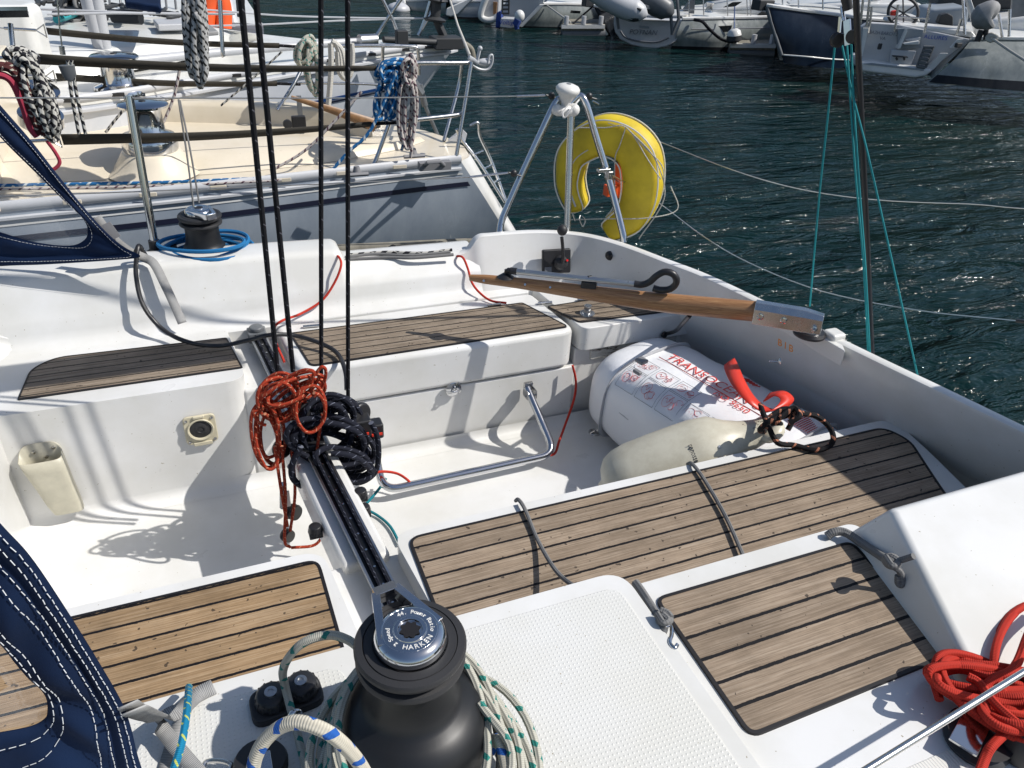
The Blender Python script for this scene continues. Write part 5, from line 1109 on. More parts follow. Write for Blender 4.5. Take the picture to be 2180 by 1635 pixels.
tag(MB().tube(cr([py(928, 98, 7.7), py(960, 92, 7.75), py(985, 93, 7.8), py(1003, 105, 7.8), py(1008, 125, 7.8)], 5), .03, 0, 8, flat=.6).build('chafed_hose', M['old_wood'], None), 'worn brown chafe hose curling off the bow of the white decked boat', 'hose')
# ---- hanging ropes on the neighbour
def hang(items, mat, label, r, name='rope_coil'):
    mb = MB()
    for it in items:
        if it[0] == 'c': pxcoil(mb, *it[1:7], r, *(it[7:] if len(it) > 7 else ()))
        else: mb.tube(cr(PY(it[1], it[2]), 5), r)
    return tag(mb.build(name, mat, None), label, 'rope coil' if name == 'rope_coil' else 'rope')
random.seed(9)
hang([('c', 418, 60, 16, 95, 6, 4.3, 4, .05, -.03), ('c', 408, 40, 12, 110, 6, 4.3, 4, .05, -.05), ('c', 425, 95, 10, 80, 5, 4.28, 4, .05, -.05)], M['rope_bw'], 'thick hank of black and white rope hanging from above the frame', .013)
hang([('c', 838, 150, 30, 18, 8, 4.62, 4, .05, -.3), ('c', 822, 205, 18, 48, 5, 4.60, 5, .05, .25), ('c', 838, 195, 12, 55, 3, 4.6, 4, .04, .1), ('l', [(845, 150), (790, 275), (740, 325), (690, 382)], 4.5), ('l', [(855, 190), (857, 250), (862, 290), (855, 320)], 4.6)], M['rope_bluewhite'], 'blue and white rope bundled over the corner of the cream boat\'s pushpit', .010)
hang([('c', 872, 150, 12, 26, 7, 4.58, 4, .05, .05), ('c', 868, 240, 15, 66, 5, 4.58, 4, .05, .02), ('c', 872, 230, 8, 75, 3, 4.58, 3, .04, .05), ('l', [(875, 290), (876, 320), (874, 335)], 4.55)], M['rope_wred'], 'white and dark red flecked rope hank hanging beside the blue bundle', .010)
hang([('c', 650, 110, 15, 26, 7, 5.6, 4, .05, .3), ('c', 665, 140, 12, 52, 4, 5.6, 3, .05, -.1)], M['rope_green_fleck'], 'pale green flecked rope looped over the far guard line', .012)
hang([('l', [(704, 92), (705, 140), (702, 190), (698, 232)], 5.5), ('l', [(706, 88), (716, 95), (724, 120), (728, 160), (745, 160), (750, 120), (748, 92)], 5.5), ('l', [(712, 90), (728, 110), (735, 165), (722, 150), (718, 110)], 5.5)], M['rope_white'], 'thick white rope draped over the rail behind the black mainsheet', .019)
for L_, mt, Y_, r_, lb in (([(144, 128), (152, 200), (168, 285)], 'rope_bwide', 4.3, .008, 'white and black rope running down from the brown block, left of the pair'), ([(152, 128), (163, 200), (182, 285)], 'rope_bwide', 4.3, .008, 'white and black rope running down from the brown block, right of the pair'),
        ([(382, 150), (372, 200), (355, 245), (340, 275)], 'rope_wred', 4.9, .008, 'speckled rope running from the big hank down to the cream cockpit'), ([(600, 110), (540, 165), (470, 225)], 'rope_bwide', 5.3, .006, 'thin pale rope slanting behind the black mainsheet towards the far guard line'),
        ([(770, 195), (720, 250), (650, 320), (575, 365)], 'rope_wred', 4.55, .008, 'red flecked white rope slanting down across the cream side deck'), ([(262, 235), (240, 262), (225, 282)], 'rope_bwide', 5.3, .008, 'short dark flecked rope slanting from the far winch of the cream cockpit')):
    o = MB().tube(cr(PY(L_, Y_), 5), r_).build('rope', M[mt], None); tag(o, lb, 'rope')
bk_ = thing('pulley_block', 'long dark brown block on a wire above the two white and black ropes', 'pulley block', tuple(py(145, 150, 4.3)))
MB().tube([py(141, 138, 4.3), py(147, 158, 4.3), py(149, 172, 4.3)], [.036, .032, .02], 0, 12, flat=.5).build('block_body', M['grey_tube'], bk_, .004, 2)
MB().tube([py(118, -60, 4.3), py(127, 60, 4.3), py(132, 100, 4.3)], .0035).tube([py(131, 98, 4.3), py(134, 116, 4.3)], .012).build('block_wire', M['steel'], bk_)
for n_, (mt, pts, r_, lb) in enumerate((('rope_pink', [(-20, 158), (10, 162), (30, 180), (50, 225), (65, 270), (80, 290)], .018, 'thick pink rope falling over the cream cabin end at the left edge'),
        ('rope_red_black', [(-20, 140), (20, 145), (45, 175), (62, 225), (85, 285)], .020, 'dark red and black flecked rope beside the pink one at the left edge'),
        ('rope_red_black', [(10, 135), (40, 155), (60, 200), (78, 245), (95, 288)], .016, 'dark flecked rope between the grey bundle and the dark red one'))):
    rope_obj('rope', PY(pts, 4.25), r_, M[mt], lb, 'rope')
hang([('c', 75, 190, 22, 70, 6, 4.3, 5, .08, -.35), ('c', 100, 235, 16, 55, 6, 4.3, 5, .08, -.2), ('c', 45, 120, 30, 14, 4, 4.35, 4, .05, .2), ('c', 62, 165, 18, 50, 4, 4.3, 4, .06, -.3)], M['rope_bwide'], 'grey and white rope bundle hanging round the winch at the left edge', .011)
wl_ = thing('winch_drum', 'steel halyard winch half hidden by the rope bundle at the left edge', 'winch', tuple(py(80, 250, 4.4)))
MB().lathe([(0, 0), (.10, 0), (.10, .05), (.07, .06), (.065, .15), (.09, .17), (.09, .18), (0, .185)], py(88, 262, 4.5), (.2, -.3, 1), seg=32).build('drum', M['chrome'], wl_)
rope_obj('rope', PY([(100, 300), (118, 325), (127, 345), (118, 358), (105, 362)], 4.45), .009, M['rope_pink'], 'pink rope end curling on the cream side deck behind the hood strap', 'rope')
rope_obj('rope', [pz(-60, 396, .93), pz(150, 392, .93), pz(350, 388, .93), pz(540, 380, .93)], .009, M['rope_bluewhite'], 'blue flecked rope lying along the cream side deck', 'rope')
rope_obj('rope', [pz(-60, 404, .93), pz(300, 397, .93), pz(520, 388, .93), pz(600, 384, .93)], .007, M['rope_wred'], 'pale red flecked rope lying along the grey toe rail', 'rope')
# ================================================================ second neighbour, its bow to the right
n2 = thing('sailboat', 'white decked sailboat with a pale grey hull and blue stripe, bow behind the cream boat', 'sailboat', (0, 7.5, 0))
Z2 = 1.10
s2 = cr([pz(x, y, Z2) for x, y in [(-500, 275), (-200, 250), (60, 226), (250, 204), (500, 163), (700, 131), (860, 108), (945, 99), (972, 93)]], 4)
bow2 = s2[-1]
def h2(p, z):
    s = (Z2 - z) / Z2; u = max(0, min(1, (p.x - s2[0].x) / (bow2.x - s2[0].x)))
    return V((p.x - u ** 8 * .52 * s * 1.5, p.y + .30 * s * s + .12 * s, z))
MB().grid([[h2(p, z) for p in s2] for z in (1.1, 1.0, .85, .65, .4, .15, -.2)]).build('hull', M['hull_light'], n2, smooth=70)
e2 = [pz(x, y, Z2) for x, y in [(900, 86), (760, 84), (640, 82), (500, 66), (300, 42), (0, 30), (-500, 20)]]
MB().slab(s2 + e2, (0, 0, -.03)).build('deck', M['white_deck'], n2)
MB().grid([s2[:1] + e2[::-1][:0] + [p for p in s2][::-1][:0] + [V((p.x, p.y, Z2)) for p in e2], [V((p.x, p.y + .2, -.2)) for p in e2]][0:0] or [[p for p in e2], [p + V((0, .2, -1.3)) for p in e2]]).build('hull_side', M['hull_light'], n2)
# crowned coachroof
ro = [pz(x, y, Z2 + .02) for x, y in [(-300, 175), (60, 172), (280, 150), (420, 122), (520, 95), (560, 82)]]; ri = [pz(x, y, Z2 + .16) for x, y in [(-300, 130), (60, 120), (250, 108), (400, 88), (500, 74), (545, 72)]]
rf = [pz(x, y, Z2 + .20) for x, y in [(-300, 60), (0, 48), (150, 45), (300, 42), (400, 50), (500, 64)]]; rb2 = [pz(x, y, Z2) for x, y in [(-300, 25), (0, 26), (150, 30), (300, 38), (420, 52), (520, 70)]]
MB().grid([cr(ro, 4), cr(ri, 4), cr(rf, 4), cr(rb2, 4)]).build('coachroof', M['white_deck'], n2, smooth=80, sub=1)
MB().tube([p + V((0, 0, .015)) for p in s2], .024, 0, 8, flat=.6).tube([p + V((0, -.01, -.06)) for p in s2], .016, 0, 6).build('toe_rail', M['pale_grey'], n2)
for i in range(4, len(s2) - 6, 2): MB().box(s2[i] + V((0, -.02, .012)), (.09, .02, .022)).build('scupper', M['black_matt'], n2)
MB().grid([[h2(p, .80) + V((0, -.008, 0)) for p in s2[4:-8]], [h2(p, .775) + V((0, -.008, 0)) for p in s2[4:-8]]]).build('hull_stripe', M['blue_line'], n2)
MB().grid([[h2(p, .765) + V((0, -.008, 0)) for p in s2[4:-8]], [h2(p, .75) + V((0, -.008, 0)) for p in s2[4:-8]]]).build('hull_stripe', M['navy_line'], n2)
MB().tube([pz(250, 133, Z2 + .12), pz(480, 110, Z2 + .12), pz(760, 88, Z2 + .12)], .032, 0, 14).build('spinnaker_pole', M['pale_grey'], n2)
MB().tube([pz(700, 92, Z2 + .12), pz(770, 87, Z2 + .12)], .036, 0, 12).tube([pz(815, 84, Z2 + .14), pz(930, 90, Z2 + .1)], .03).box(pz(855, 80, Z2 + .18), (.1, .08, .12)).build('furler', M['clutter_dark'], n2, .01, 2)
MB().tube([pz(765, 87, Z2 + .14), pz(800, 85, Z2 + .14)], .05, 0, 16).build('furling_drum', M['alloy'], n2)
MB().box(pz(950, 90, Z2 + .05), (.28, .22, .10)).build('bow_roller', M['clutter_dark'], n2, .01, 2)
for a, b_, r_ in (((182, -20), (218, 116), .050), ((202, -20), (226, 116), .045)):
    p_ = pz(*b_, Z2 + .1); MB().tube([p_, py(a[0], a[1], p_.y)], r_, 0, 16).build('mast_leg', M['pale_grey'], n2)
MB().slab([pz(x, y, Z2 + .24) for x, y in [(-60, 78), (60, 76), (48, 100), (-60, 104)]], (0, 0, -.05)).build('hatch', M['pink_paint'], n2, .01, 2)
MB().slab([pz(x, y, Z2 + .24) for x, y in [(325, 40), (390, 38), (402, 50), (335, 52)]], (0, 0, -.05)).build('hatch', M['pale_grey'], n2, .012, 2)
MB().slab([pz(x, y, Z2 + .26) for x, y in [(425, 54), (448, 52), (465, 66), (440, 68)]], (0, 0, -.03)).build('deck_vent', M['grey_cover'], n2, .01, 2)
for L_ in ([(880, -40), (818, 50), (786, 100)], [(800, -30), (838, 45), (856, 95)], [(960, -40), (930, 5), (890, 75)], [(925, -30), (905, 40), (892, 75)]):
    MB().tube([py(x, y, 7.6) for x, y in L_], .016, 0, 8).build('pulpit_rail', M['steel'], n2)
for L_ in ([(400, 56), (560, 52), (720, 44), (930, 38)], [(430, 20), (600, 33), (770, 38), (900, 39)]):
    MB().tube(cr([py(x, y, 7.6) for x, y in L_], 4), .007, 0, 6).build('lifeline', M['pale_grey'], n2)
MB().lathe([(0, 0), (.10, 0), (.11, .02), (.05, .04), (.05, .16), (.11, .18), (.10, .20), (0, .20)], py(925, 45, 7.6), (.1, 0, 1), seg=24).tube([py(920, -30, 7.6), py(924, 20, 7.6)], .03).tube([py(930, 45, 7.6), py(945, 78, 7.6)], .04).build('furler_drum', M['clutter_dark'], n2)
MB().tube([py(952, -20, 7.5), py(975, 55, 7.0), py(1000, 118, 4.8)], .010).build('anchor_line', M['rope_white'], n2)
# ================================================================ third boat in the top left corner
n3 = thing('sailboat', 'white sailboat crowded with dark deck gear in the top left corner', 'sailboat', (-.5, 11, 0))
s3 = [pz(x, y, 1.15) for x, y in [(-400, 50), (0, 40), (200, 38), (350, 36), (500, 48), (560, 52)]]
MB().grid([s3, [p + V((0, .1, -.5)) for p in s3], [p + V((0, .4, -1.3)) for p in s3]]).build('hull', M['far_white'], n3)
MB().slab(s3 + [p + V((0, 3.0, .15)) for p in s3[::-1]], (0, 0, -.05)).build('deck', M['white_deck'], n3)
MB().slab([pz(x, y, 1.6) for x, y in [(-200, 10), (60, 12), (90, 2), (-200, -10)]], (0, 0, -.4)).build('cabin_trunk', M['white_deck'], n3, .06, 3)
MB().slab([pz(x, y, 1.55) for x, y in [(265, 2), (342, 14), (340, -14), (262, -16)]], (0, 0, -.05)).build('sprayhood_cover', M['navy_canvas'], n3, .02, 3)
MB().slab([pz(x, y, 1.75) for x, y in [(-100, 24), (58, 22), (58, 14), (-100, 16)]], (0, 0, -.03)).build('window', M['dark_glass'], n3)
random.seed(31)
m = MB()
for i in range(26):
    x, y = random.uniform(95, 400), random.uniform(2, 34); m.tube(cr([pz(x + random.uniform(-30, 30), y + random.uniform(-8, 8), 1.35) for _ in range(5)], 4), random.uniform(.010, .022))
m.build('deck_lines', M['clutter_dark'], n3)
hang([('c', 160, 10, 22, 30, 9, 8.3, 6, .2, .2), ('c', 172, 2, 18, 22, 6, 8.3, 6, .2, -.3)], M['rope_grey'], 'coils of grey rope heaped on the corner boat behind the mast legs', .016)
MB().tube([pz(x, y, 1.3) for x, y in [(120, 42), (180, 22)]], .03).build('teal_rope_line', M['teal_line'], n3)
MB().tube([pz(x, y, 1.4) for x, y in [(240, 34), (300, 38)]], .05).build('black_pole', M['clutter_dark'], n3)
for L_ in ([(5, 15), (50, 18), (300, 28), (500, 30)], [(100, 30), (250, 28), (420, 30)]): MB().tube([pz(x, y, 1.5) for x, y in L_], .008).build('lifeline', M['pale_grey'], n3)
for x in (232, 255, 352, 372): MB().tube([py(x, -10, 9.6), py(x + 4, 30, 9.5)], .012).build('stanchion', M['grey_tube'], n3)
MB().tube([py(478, -20, 9.0), py(500, 62, 8.8)], .055, 0, 12).build('stern_post', M['pale_grey'], n3)
MB().tube([py(506, -20, 9.2), py(514, 60, 9.0)], .03).tube([py(518, -20, 9.2), py(516, 40, 9.0)], .02).build('stern_gear', M['clutter_dark'], n3)
hr = MB().tube(cr([py(x, y, 8.4) for x, y in [(440, 52), (444, 20), (452, -5), (468, -5), (476, 20), (476, 58)]], 5), .075, 0, 14, flat=.8)
tag(hr.build('lifebuoy', M['orange'], None), 'orange horseshoe lifebuoy hung at the stern behind the white deck', 'lifebuoy')
m = MB()
for i in range(6): m.tube(cr([py(418 + i * 4, -10, 8.4), py(420 + i * 3, 10, 8.4), py(424 + i * 2, 28, 8.4)], 4), .022)
tag(m.build('throwing_line', M['yellow_cover'], None), 'small yellow throwing line hung beside the orange lifebuoy', 'throwing line')
# ================================================================ boats across the water
def G_(x, y, D):                     # on the sight line at horizontal distance D metres
    d = ray(x, y); h = sqrt(d.x * d.x + d.y * d.y); return CAM + d * (D / h)
away = V((ray(1400, 60).x, ray(1400, 60).y, 0)).normalized()
def far_hull(root, top, bot, beam, mat, deckmat='white_deck', boot=None, bulge=.12, name='hull'):
    # top/bot: matching (x, y, D) lists of the near side; the far side lies 'beam' further away
    T = cr([G_(*p) for p in top], 4); B = cr([G_(*p) for p in bot], 4); n = len(T)
    out = -away
    rows = []
    for s in (0, .25, .5, .75, 1, 1.15):
        rows.append([T[i].lerp(B[i], s) + out * (bulge * sin(pi * min(s, 1))) for i in range(n)])
    MB().grid(rows).build(name, M[mat], root, smooth=70)
    bw = beam if isinstance(beam, (list, tuple)) else [beam] * len(top)
    bwn = [lerpl(bw, i / 4) for i in range(n)]
    far = [T[i] + away * bwn[i] for i in range(n)]
    MB().grid([[p + V((0, 0, -.004)) for p in T], [a.lerp(b_, .5) + V((0, 0, .05)) for a, b_ in zip(T, far)], far]).build('deck', M[deckmat], root, smooth=70)
    MB().grid([far, [B[i] + away * bwn[i] * .7 + V((0, 0, -.1)) for i in range(n)]]).build('far_side', M[mat], root)
    MB().tube([p + V((0, 0, .02)) for p in T], .03, 0, 6).build('gunwale', M['far_white'], root)
    MB().grid([[T[0], B[0]], [T[0] + away * bwn[0], B[0] + away * bwn[0]]]).build('end_face', M[mat], root)
    if boot:
        MB().grid([[B[i].lerp(T[i], .10) + out * (bulge * .35 + .012) for i in range(n)], [B[i].lerp(T[i], -.1) + out * .02 for i in range(n)]]).build('boot_top', M[boot], root)
    return T, B, far
def st_rail(root, pts, D, r=.018, mat='steel', nm='rail'): return MB().tube([G_(x, y, D) for x, y in pts], r, 0, 6).build(nm, M[mat], root)
def poly(root, L, D, d, mat, nm, bev=0): return MB().slab([G_(x, y, D) for x, y in L], away * d, 0).build(nm, M[mat], root, bev, 2)
# --- POTNAN
p1 = thing('sailboat', 'white sailboat with POTNAN on its rounded transom and a grey dinghy hung over the stern', 'sailboat', tuple(pz(1400, 103, 0)))
far_hull(p1, [(1452, 42, 16.9), (1520, 41, 17.2), (1580, 40, 17.5), (1645, 38, 17.8), (1760, 34, 18.4)], [(1428, 103, 16.9), (1520, 106, 17.1), (1580, 106, 17.5), (1645, 104, 17.9), (1760, 98, 18.6)], [2.6, 3.0, 3.2, 3.2, 2.8], 'hull_mottle', boot='hull_black')
tro = [(1309, 24), (1306, 50), (1309, 68), (1320, 84), (1342, 96), (1370, 102), (1396, 104), (1420, 99), (1438, 88), (1450, 70), (1456, 48), (1452, 42), (1400, 42), (1345, 38), (1322, 32)]
MB().slab([G_(x, y, 16.75 + (0 if x < 1440 else .15)) for x, y in tro], away * .25).build('transom', M['pale_grey'], p1, .04, 3)
MB().tube(cr([G_(x, y, 16.72) for x, y in [(1321, 66), (1330, 78), (1350, 86), (1385, 90), (1405, 88), (1424, 80)]], 5), .016, 0, 6).build('transom_line', M['grey_ink'], p1)
xr = (G_(1450, 60, 16.7) - G_(1350, 56, 16.7)).normalized()
text_obj('lettering', 'POTNAN', G_(1369, 69, 16.70), xr, (0, 0, 1), .13, M['grey_ink'], p1, .006, shear=.2)
poly(p1, [(1362, 54), (1382, 56), (1382, 61), (1361, 59)], 16.72, .01, 'grey_line', 'badge')
poly(p1, [(1522, 56), (1559, 54), (1554, 68), (1520, 69)], 17.15, .02, 'dark_glass', 'hull_window')
MB().tube([G_(1472, 62, 16.85), G_(1519, 62, 17.05)], .012).tube([G_(1560, 61, 17.2), G_(1640, 59, 17.6)], .012).build('hull_line', M['grey_ink'], p1)
poly(p1, [(1490, 40), (1510, 22), (1560, 14), (1600, 8), (1640, 6), (1700, 8), (1700, 34), (1560, 38)], 18.2, 1.8, 'far_white', 'cabin_trunk', .1)
poly(p1, [(1540, 16), (1560, 5), (1580, 4), (1565, 14)], 18.1, .05, 'dark_glass', 'cabin_window'); poly(p1, [(1605, 38), (1622, 24), (1640, 26), (1640, 37)], 18.1, .05, 'dark_glass', 'cabin_window')
poly(p1, [(1446, 35), (1475, -5), (1480, -5), (1478, 30)], 17.8, .5, 'grey_tube', 'cockpit_seat'); poly(p1, [(1330, 40), (1440, 44), (1470, 30), (1350, 28)], 17.3, .9, 'far_white', 'cockpit', .05)
MB().lathe([(0, 0), (.09, 0), (.06, .1), (.09, .18), (0, .2)], G_(1509, 26, 17.6), seg=16).build('winch', M['steel'], p1)
for x in (1466, 1497, 1548, 1590, 1597): st_rail(p1, [(x, -8), (x + 1, 40)], 17.2 + (x - 1460) / 200, .014)
st_rail(p1, [(1445, 20), (1560, 22), (1700, 17)], 17.3, .008)
da = st_rail(p1, [(1420, -10), (1428, 30), (1431, 74)], 16.5, .035, 'grey_tube', 'davit'); st_rail(p1, [(1441, -10), (1445, 40), (1431, 74)], 16.5, .035, 'grey_tube', 'davit'); st_rail(p1, [(1311, 12), (1317, 62)], 16.5, .03, 'grey_tube', 'davit')
MB().tube(cr([G_(x, y, D) for x, y, D in [(1478, 42, 16.9), (1495, 46, 16.8), (1510, 62, 16.8), (1535, 83, 16.9), (1560, 90, 17)]], 5), .03, 0, 8).build('mooring_line', M['rope_black'], p1)
# --- dinghy on the davits
dg = thing('inflatable_dinghy', 'grey inflatable dinghy slung across the stern of the POTNAN boat', 'dinghy', tuple(G_(1370, 25, 16.3)))
def taper(L, R, D): 
    P = cr([G_(*p) if len(p) == 3 else G_(p[0], p[1], D) for p in L], 5); return P, [lerpl(R, i / 5) for i in range(len(P))]
P_, R_ = taper([(1262, -22), (1300, 0), (1330, 15), (1352, 23), (1368, 29), (1378, 33)], [.19, .21, .21, .20, .14, .03], 16.0); MB().tube(P_, R_, 0, 16).build('tube', M['pale_grey'], dg)
P_, R_ = taper([(1330, -25), (1375, -5), (1400, 10), (1420, 22), (1432, 32)], [.2, .22, .22, .19, .05], 16.5); MB().tube(P_, R_, 0, 16).build('tube', M['grey_tube'], dg)
P_, R_ = taper([(1262, -14), (1310, 11), (1350, 32), (1368, 34)], [.1, .14, .12, .05], 15.95); MB().tube(P_, R_, 0, 12).build('keel_fabric', M['clutter_dark'], dg)
MB().slab([G_(*p) for p in [(1300, -8, 16.15), (1372, 12, 16.2), (1395, 12, 16.4), (1330, -14, 16.5)]], (0, 0, -.06)).build('dinghy_floor', M['grey_cover'], dg)
P_ = [G_(x, y - 3, 15.84) for x, y in [(1275, -14), (1320, 6), (1345, 16), (1365, 25)]]; MB().tube(P_, .025, 0, 6).build('rubbing_strake', M['clutter_dark'], dg)
# --- fender on its side
ff = thing('fender', 'white and dark fender hanging from the POTNAN boat above the pontoon', 'fender', tuple(G_(1564, 88, 16.7)))
MB().tube([G_(x, y, 16.8) for x, y in [(1563, 61), (1563, 66), (1563, 76)]], [.06, .12, .14], 0, 16).build('fender_top', M['far_white'], ff)
MB().tube([G_(x, y, 16.8) for x, y in [(1563, 76), (1562, 86), (1562, 90)]], [.14, .145, .10], 0, 16).build('fender_sleeve', M['clutter_dark'], ff)
MB().tube([G_(1564, 14, 17.2), G_(1563, 61, 16.8)], .012).build('fender_line', M['blue_line'], ff)
def pontoon(L, D, lab, z=.28, dd=1.0, grp=None):
    r = thing('pontoon', lab, 'pontoon', tuple(G_(L[0][0], L[0][1], D)))
    A_, B_ = G_(L[0][0], L[0][1], D), G_(L[1][0], L[1][1], D + .2)
    MB().slab([A_, B_, B_ + away * dd, A_ + away * dd], (0, 0, -.12)).build('planking', M['old_wood'], r, .01, 1)
    MB().tube([A_ + V((0, 0, -.2)) + away * .1, B_ + V((0, 0, -.2)) + away * .1], .12, 0, 10).build('float', M['grey_tube'], r)
    for t in (.1, .5, .9): MB().tube([A_.lerp(B_, t) + V((0, 0, .0)), A_.lerp(B_, t) + V((0, 0, .16))], .05, 0, 8).build('bollard', M['pale_grey'], r)
    MB().bar(A_ + V((0, 0, -.04)) - away * .02, B_ + V((0, 0, -.04)) - away * .02, .05, .07).build('fender_strip', M['far_white'], r)
    return r
pontoon([(1555, 92), (1652, 93)], 16.9, 'weathered wooden finger pontoon between the POTNAN boat and the navy bow')
pontoon([(1196, 52), (1288, 52)], 17.6, 'weathered finger pontoon below the mooring lines left of the black bow')
# --- navy boat
nb = thing('sailboat', 'navy blue sailboat with a plumb bow and white deck, right of the POTNAN boat', 'sailboat', tuple(pz(1700, 125, 0)))
far_hull(nb, [(1632, 14, 14.4), (1645, 16, 14.4), (1700, 24, 14.6), (1780, 34, 14.9), (1840, 42, 15.2), (1940, 50, 15.8)], [(1664, 118, 14.4), (1672, 120, 14.4), (1720, 126, 14.5), (1790, 131, 14.8), (1850, 134, 15.2), (1950, 138, 15.8)], [.1, .4, 1.2, 2.2, 2.9, 3.2], 'hull_navy', bulge=.05)
MB().tube(cr([G_(x, y, D) for x, y, D in [(1668, 117, 14.35), (1720, 121, 14.4), (1770, 126, 14.7), (1830, 129, 15.0)]], 4), .012).build('hull_stripe', M['far_white'], nb)
MB().tube([G_(1632, 14, 14.38), G_(1640, 45, 14.36), G_(1650, 75, 14.35), G_(1664, 118, 14.35)], .03, 0, 8).build('stem', M['grey_tube'], nb)
MB().box(G_(1624, 10, 14.5), (.3, .22, .16)).tube([G_(1628, 3, 14.5), G_(1612, 16, 14.5)], .06).build('bow_roller', M['clutter_dark'], nb, .02, 2)
poly(nb, [(1690, 22), (1740, 8), (1830, 6), (1960, 8), (1990, 30), (1990, 48), (1840, 40), (1760, 32)], 16.6, 1.6, 'far_white', 'cabin_trunk', .12); poly(nb, [(1760, 14), (1800, 10), (1830, 12), (1790, 16)], 16.4, .1, 'pale_grey', 'hatch')
st_rail(nb, [(1640, 10), (1720, 14), (1800, 20)], 14.9, .012); 
for x in (1666, 1700, 1752): st_rail(nb, [(x, -8), (x, 20)], 14.8, .014)
for x in (1555, 1575, 1605): pass
# --- ALLURES boat
al = thing('sailboat', 'white aluminium-grey sailboat with an open stepped transom lettered ALLURES', 'sailboat', tuple(pz(1960, 165, 0)))
far_hull(al, [(2068, 84, 13.2), (2110, 84, 13.3), (2180, 85, 13.5), (2300, 84, 13.9), (2460, 80, 14.5)], [(1985, 166, 12.9), (2050, 172, 12.9), (2120, 178, 13.0), (2260, 186, 13.4), (2460, 190, 14.2)], [3.0, 3.2, 3.4, 3.4, 3.0], 'hull_mottle', boot='hull_black', bulge=.1)
tp_ = [(1833, 58), (1850, 48), (1912, 52), (1918, 53), (2068, 84), (2078, 84), (2040, 118), (2002, 145), (1980, 160), (1952, 168), (1832, 150)]
MB().slab([G_(x, y, 13.25) for x, y in tp_], away * .15).build('transom', M['pale_grey'], al, .02, 2)
poly(al, [(1833, 131), (1860, 132), (1968, 144), (1990, 149), (1972, 163), (1948, 167), (1832, 153)], 13.0, .9, 'far_white', 'bathing_platform', .04)
poly(al, [(1974, 144), (2003, 114), (2019, 114), (1990, 145), (1985, 150)], 13.1, .05, 'far_white', 'transom_stripe'); poly(al, [(2023, 102), (2040, 84), (2052, 83), (2032, 103)], 13.1, .05, 'far_white', 'transom_stripe')
poly(al, [(1838, 60), (1849, 60), (1836, 120), (1832, 118)], 13.12, .05, 'far_white', 'transom_stripe')
# stair recess: dark side, steps
poly(al, [(1912, 62), (1930, 60), (1965, 64), (1960, 102), (1911, 104)], 13.18, .06, 'grey_line', 'stair_recess'); poly(al, [(1929, 62), (1932, 66), (1917, 103), (1911, 104)], 13.1, .2, 'far_white', 'stair_side')
poly(al, [(1922, 92), (1958, 87), (1957, 95), (1926, 96)], 13.08, .35, 'far_white', 'stair_tread', .01); poly(al, [(1928, 84), (1960, 79), (1958, 87), (1930, 88)], 13.15, .2, 'pale_grey', 'stair_tread', .01)
poly(al, [(1898, 106), (1951, 109), (1940, 140), (1894, 136)], 13.12, .05, 'pale_grey', 'transom_door', .01)
poly(al, [(1902, 119), (1933, 121), (1933, 123), (1902, 121)], 13.02, .08, 'clutter_dark', 'door_step'); 
for x in (1908, 1924): st_rail(al, [(x, 122), (x + 2, 128)], 13.05, .014, 'clutter_dark', 'step_bracket')
for a, b_ in (((1969, 98), (1952, 142)), ((1988, 98), (1970, 144))): st_rail(al, [a, b_], 13.02, .018, 'grey_tube', 'ladder_rail')
for t in range(6): st_rail(al, [(1967 - 3 * t, 100 + 8.2 * t), (1987 - 3.4 * t, 100.5 + 8.6 * t)], 13.0, .022, 'grey_tube', 'ladder_rung')
poly(al, [(1838, 136), (1856, 134), (1968, 147), (1966, 151), (1850, 138)], 12.99, .02, 'grey_line', 'platform_tread')
xr2 = (G_(2060, 100, 13.1) - G_(1900, 85, 13.1)).normalized()
text_obj('lettering', 'ALLURES', G_(1992, 80, 13.18), xr2, (0, 0, 1), .07, M['blue_ink'], al, .005, width=1.1)
text_obj('lettering', 'BAZH BARCH 2', G_(1881, 71, 13.18), xr2, (0, 0, 1), .065, M['grey_ink'], al, .004, width=.85); text_obj('lettering', 'VA', G_(1879, 82, 13.18), xr2, (0, 0, 1), .065, M['grey_ink'], al, .004)
MB().box(G_(1873, 99, 13.15), (.06, .04, .08)).box(G_(2040, 96, 13.1), (.1, .05, .06)).build('vent', M['clutter_dark'], al, .01, 1)
poly(al, [(1912, 50), (2070, 66), (2085, 84), (2060, 80), (1918, 60)], 13.3, .5, 'far_white', 'aft_deck', .04)
poly(al, [(1960, 48), (1985, 20), (2065, 14), (2060, 58), (2000, 60)], 14.4, .8, 'grey_line', 'cockpit_awning', .05); poly(al, [(1996, 50), (2003, 32), (2018, 28), (2030, 34), (2030, 58)], 13.9, .15, 'clutter_dark', 'awning_opening', .02)
poly(al, [(1990, 16), (2005, -8), (2180, -8), (2180, 20), (2060, 22)], 15.0, .5, 'clutter_dark', 'sprayhood', .05); poly(al, [(2100, 84), (2110, 40), (2180, 34), (2260, 36), (2260, 82)], 14.4, 2.0, 'far_white', 'cabin_trunk', .1)
poly(al, [(2156, -6), (2190, -6), (2185, 34), (2152, 38)], 13.6, .05, 'grey_cover', 'dodger_panel')
pts = [G_(1923 + 32 * cos(a), 26 + 31 * sin(a), 13.6) for a in [2 * pi * k / 40 for k in range(40)]]; MB().tube(pts, .022, 0, 8, True).build('steering_wheel', M['clutter_dark'], al)
for a in range(3): st_rail(al, [(1923 + 31 * cos(a * 1.047 + .5), 30 + 29 * sin(a * 1.047 + .5)), (1923 - 31 * cos(a * 1.047 + .5), 26 - 29 * sin(a * 1.047 + .5))], 13.6, .010, 'clutter_dark', 'wheel_spoke')
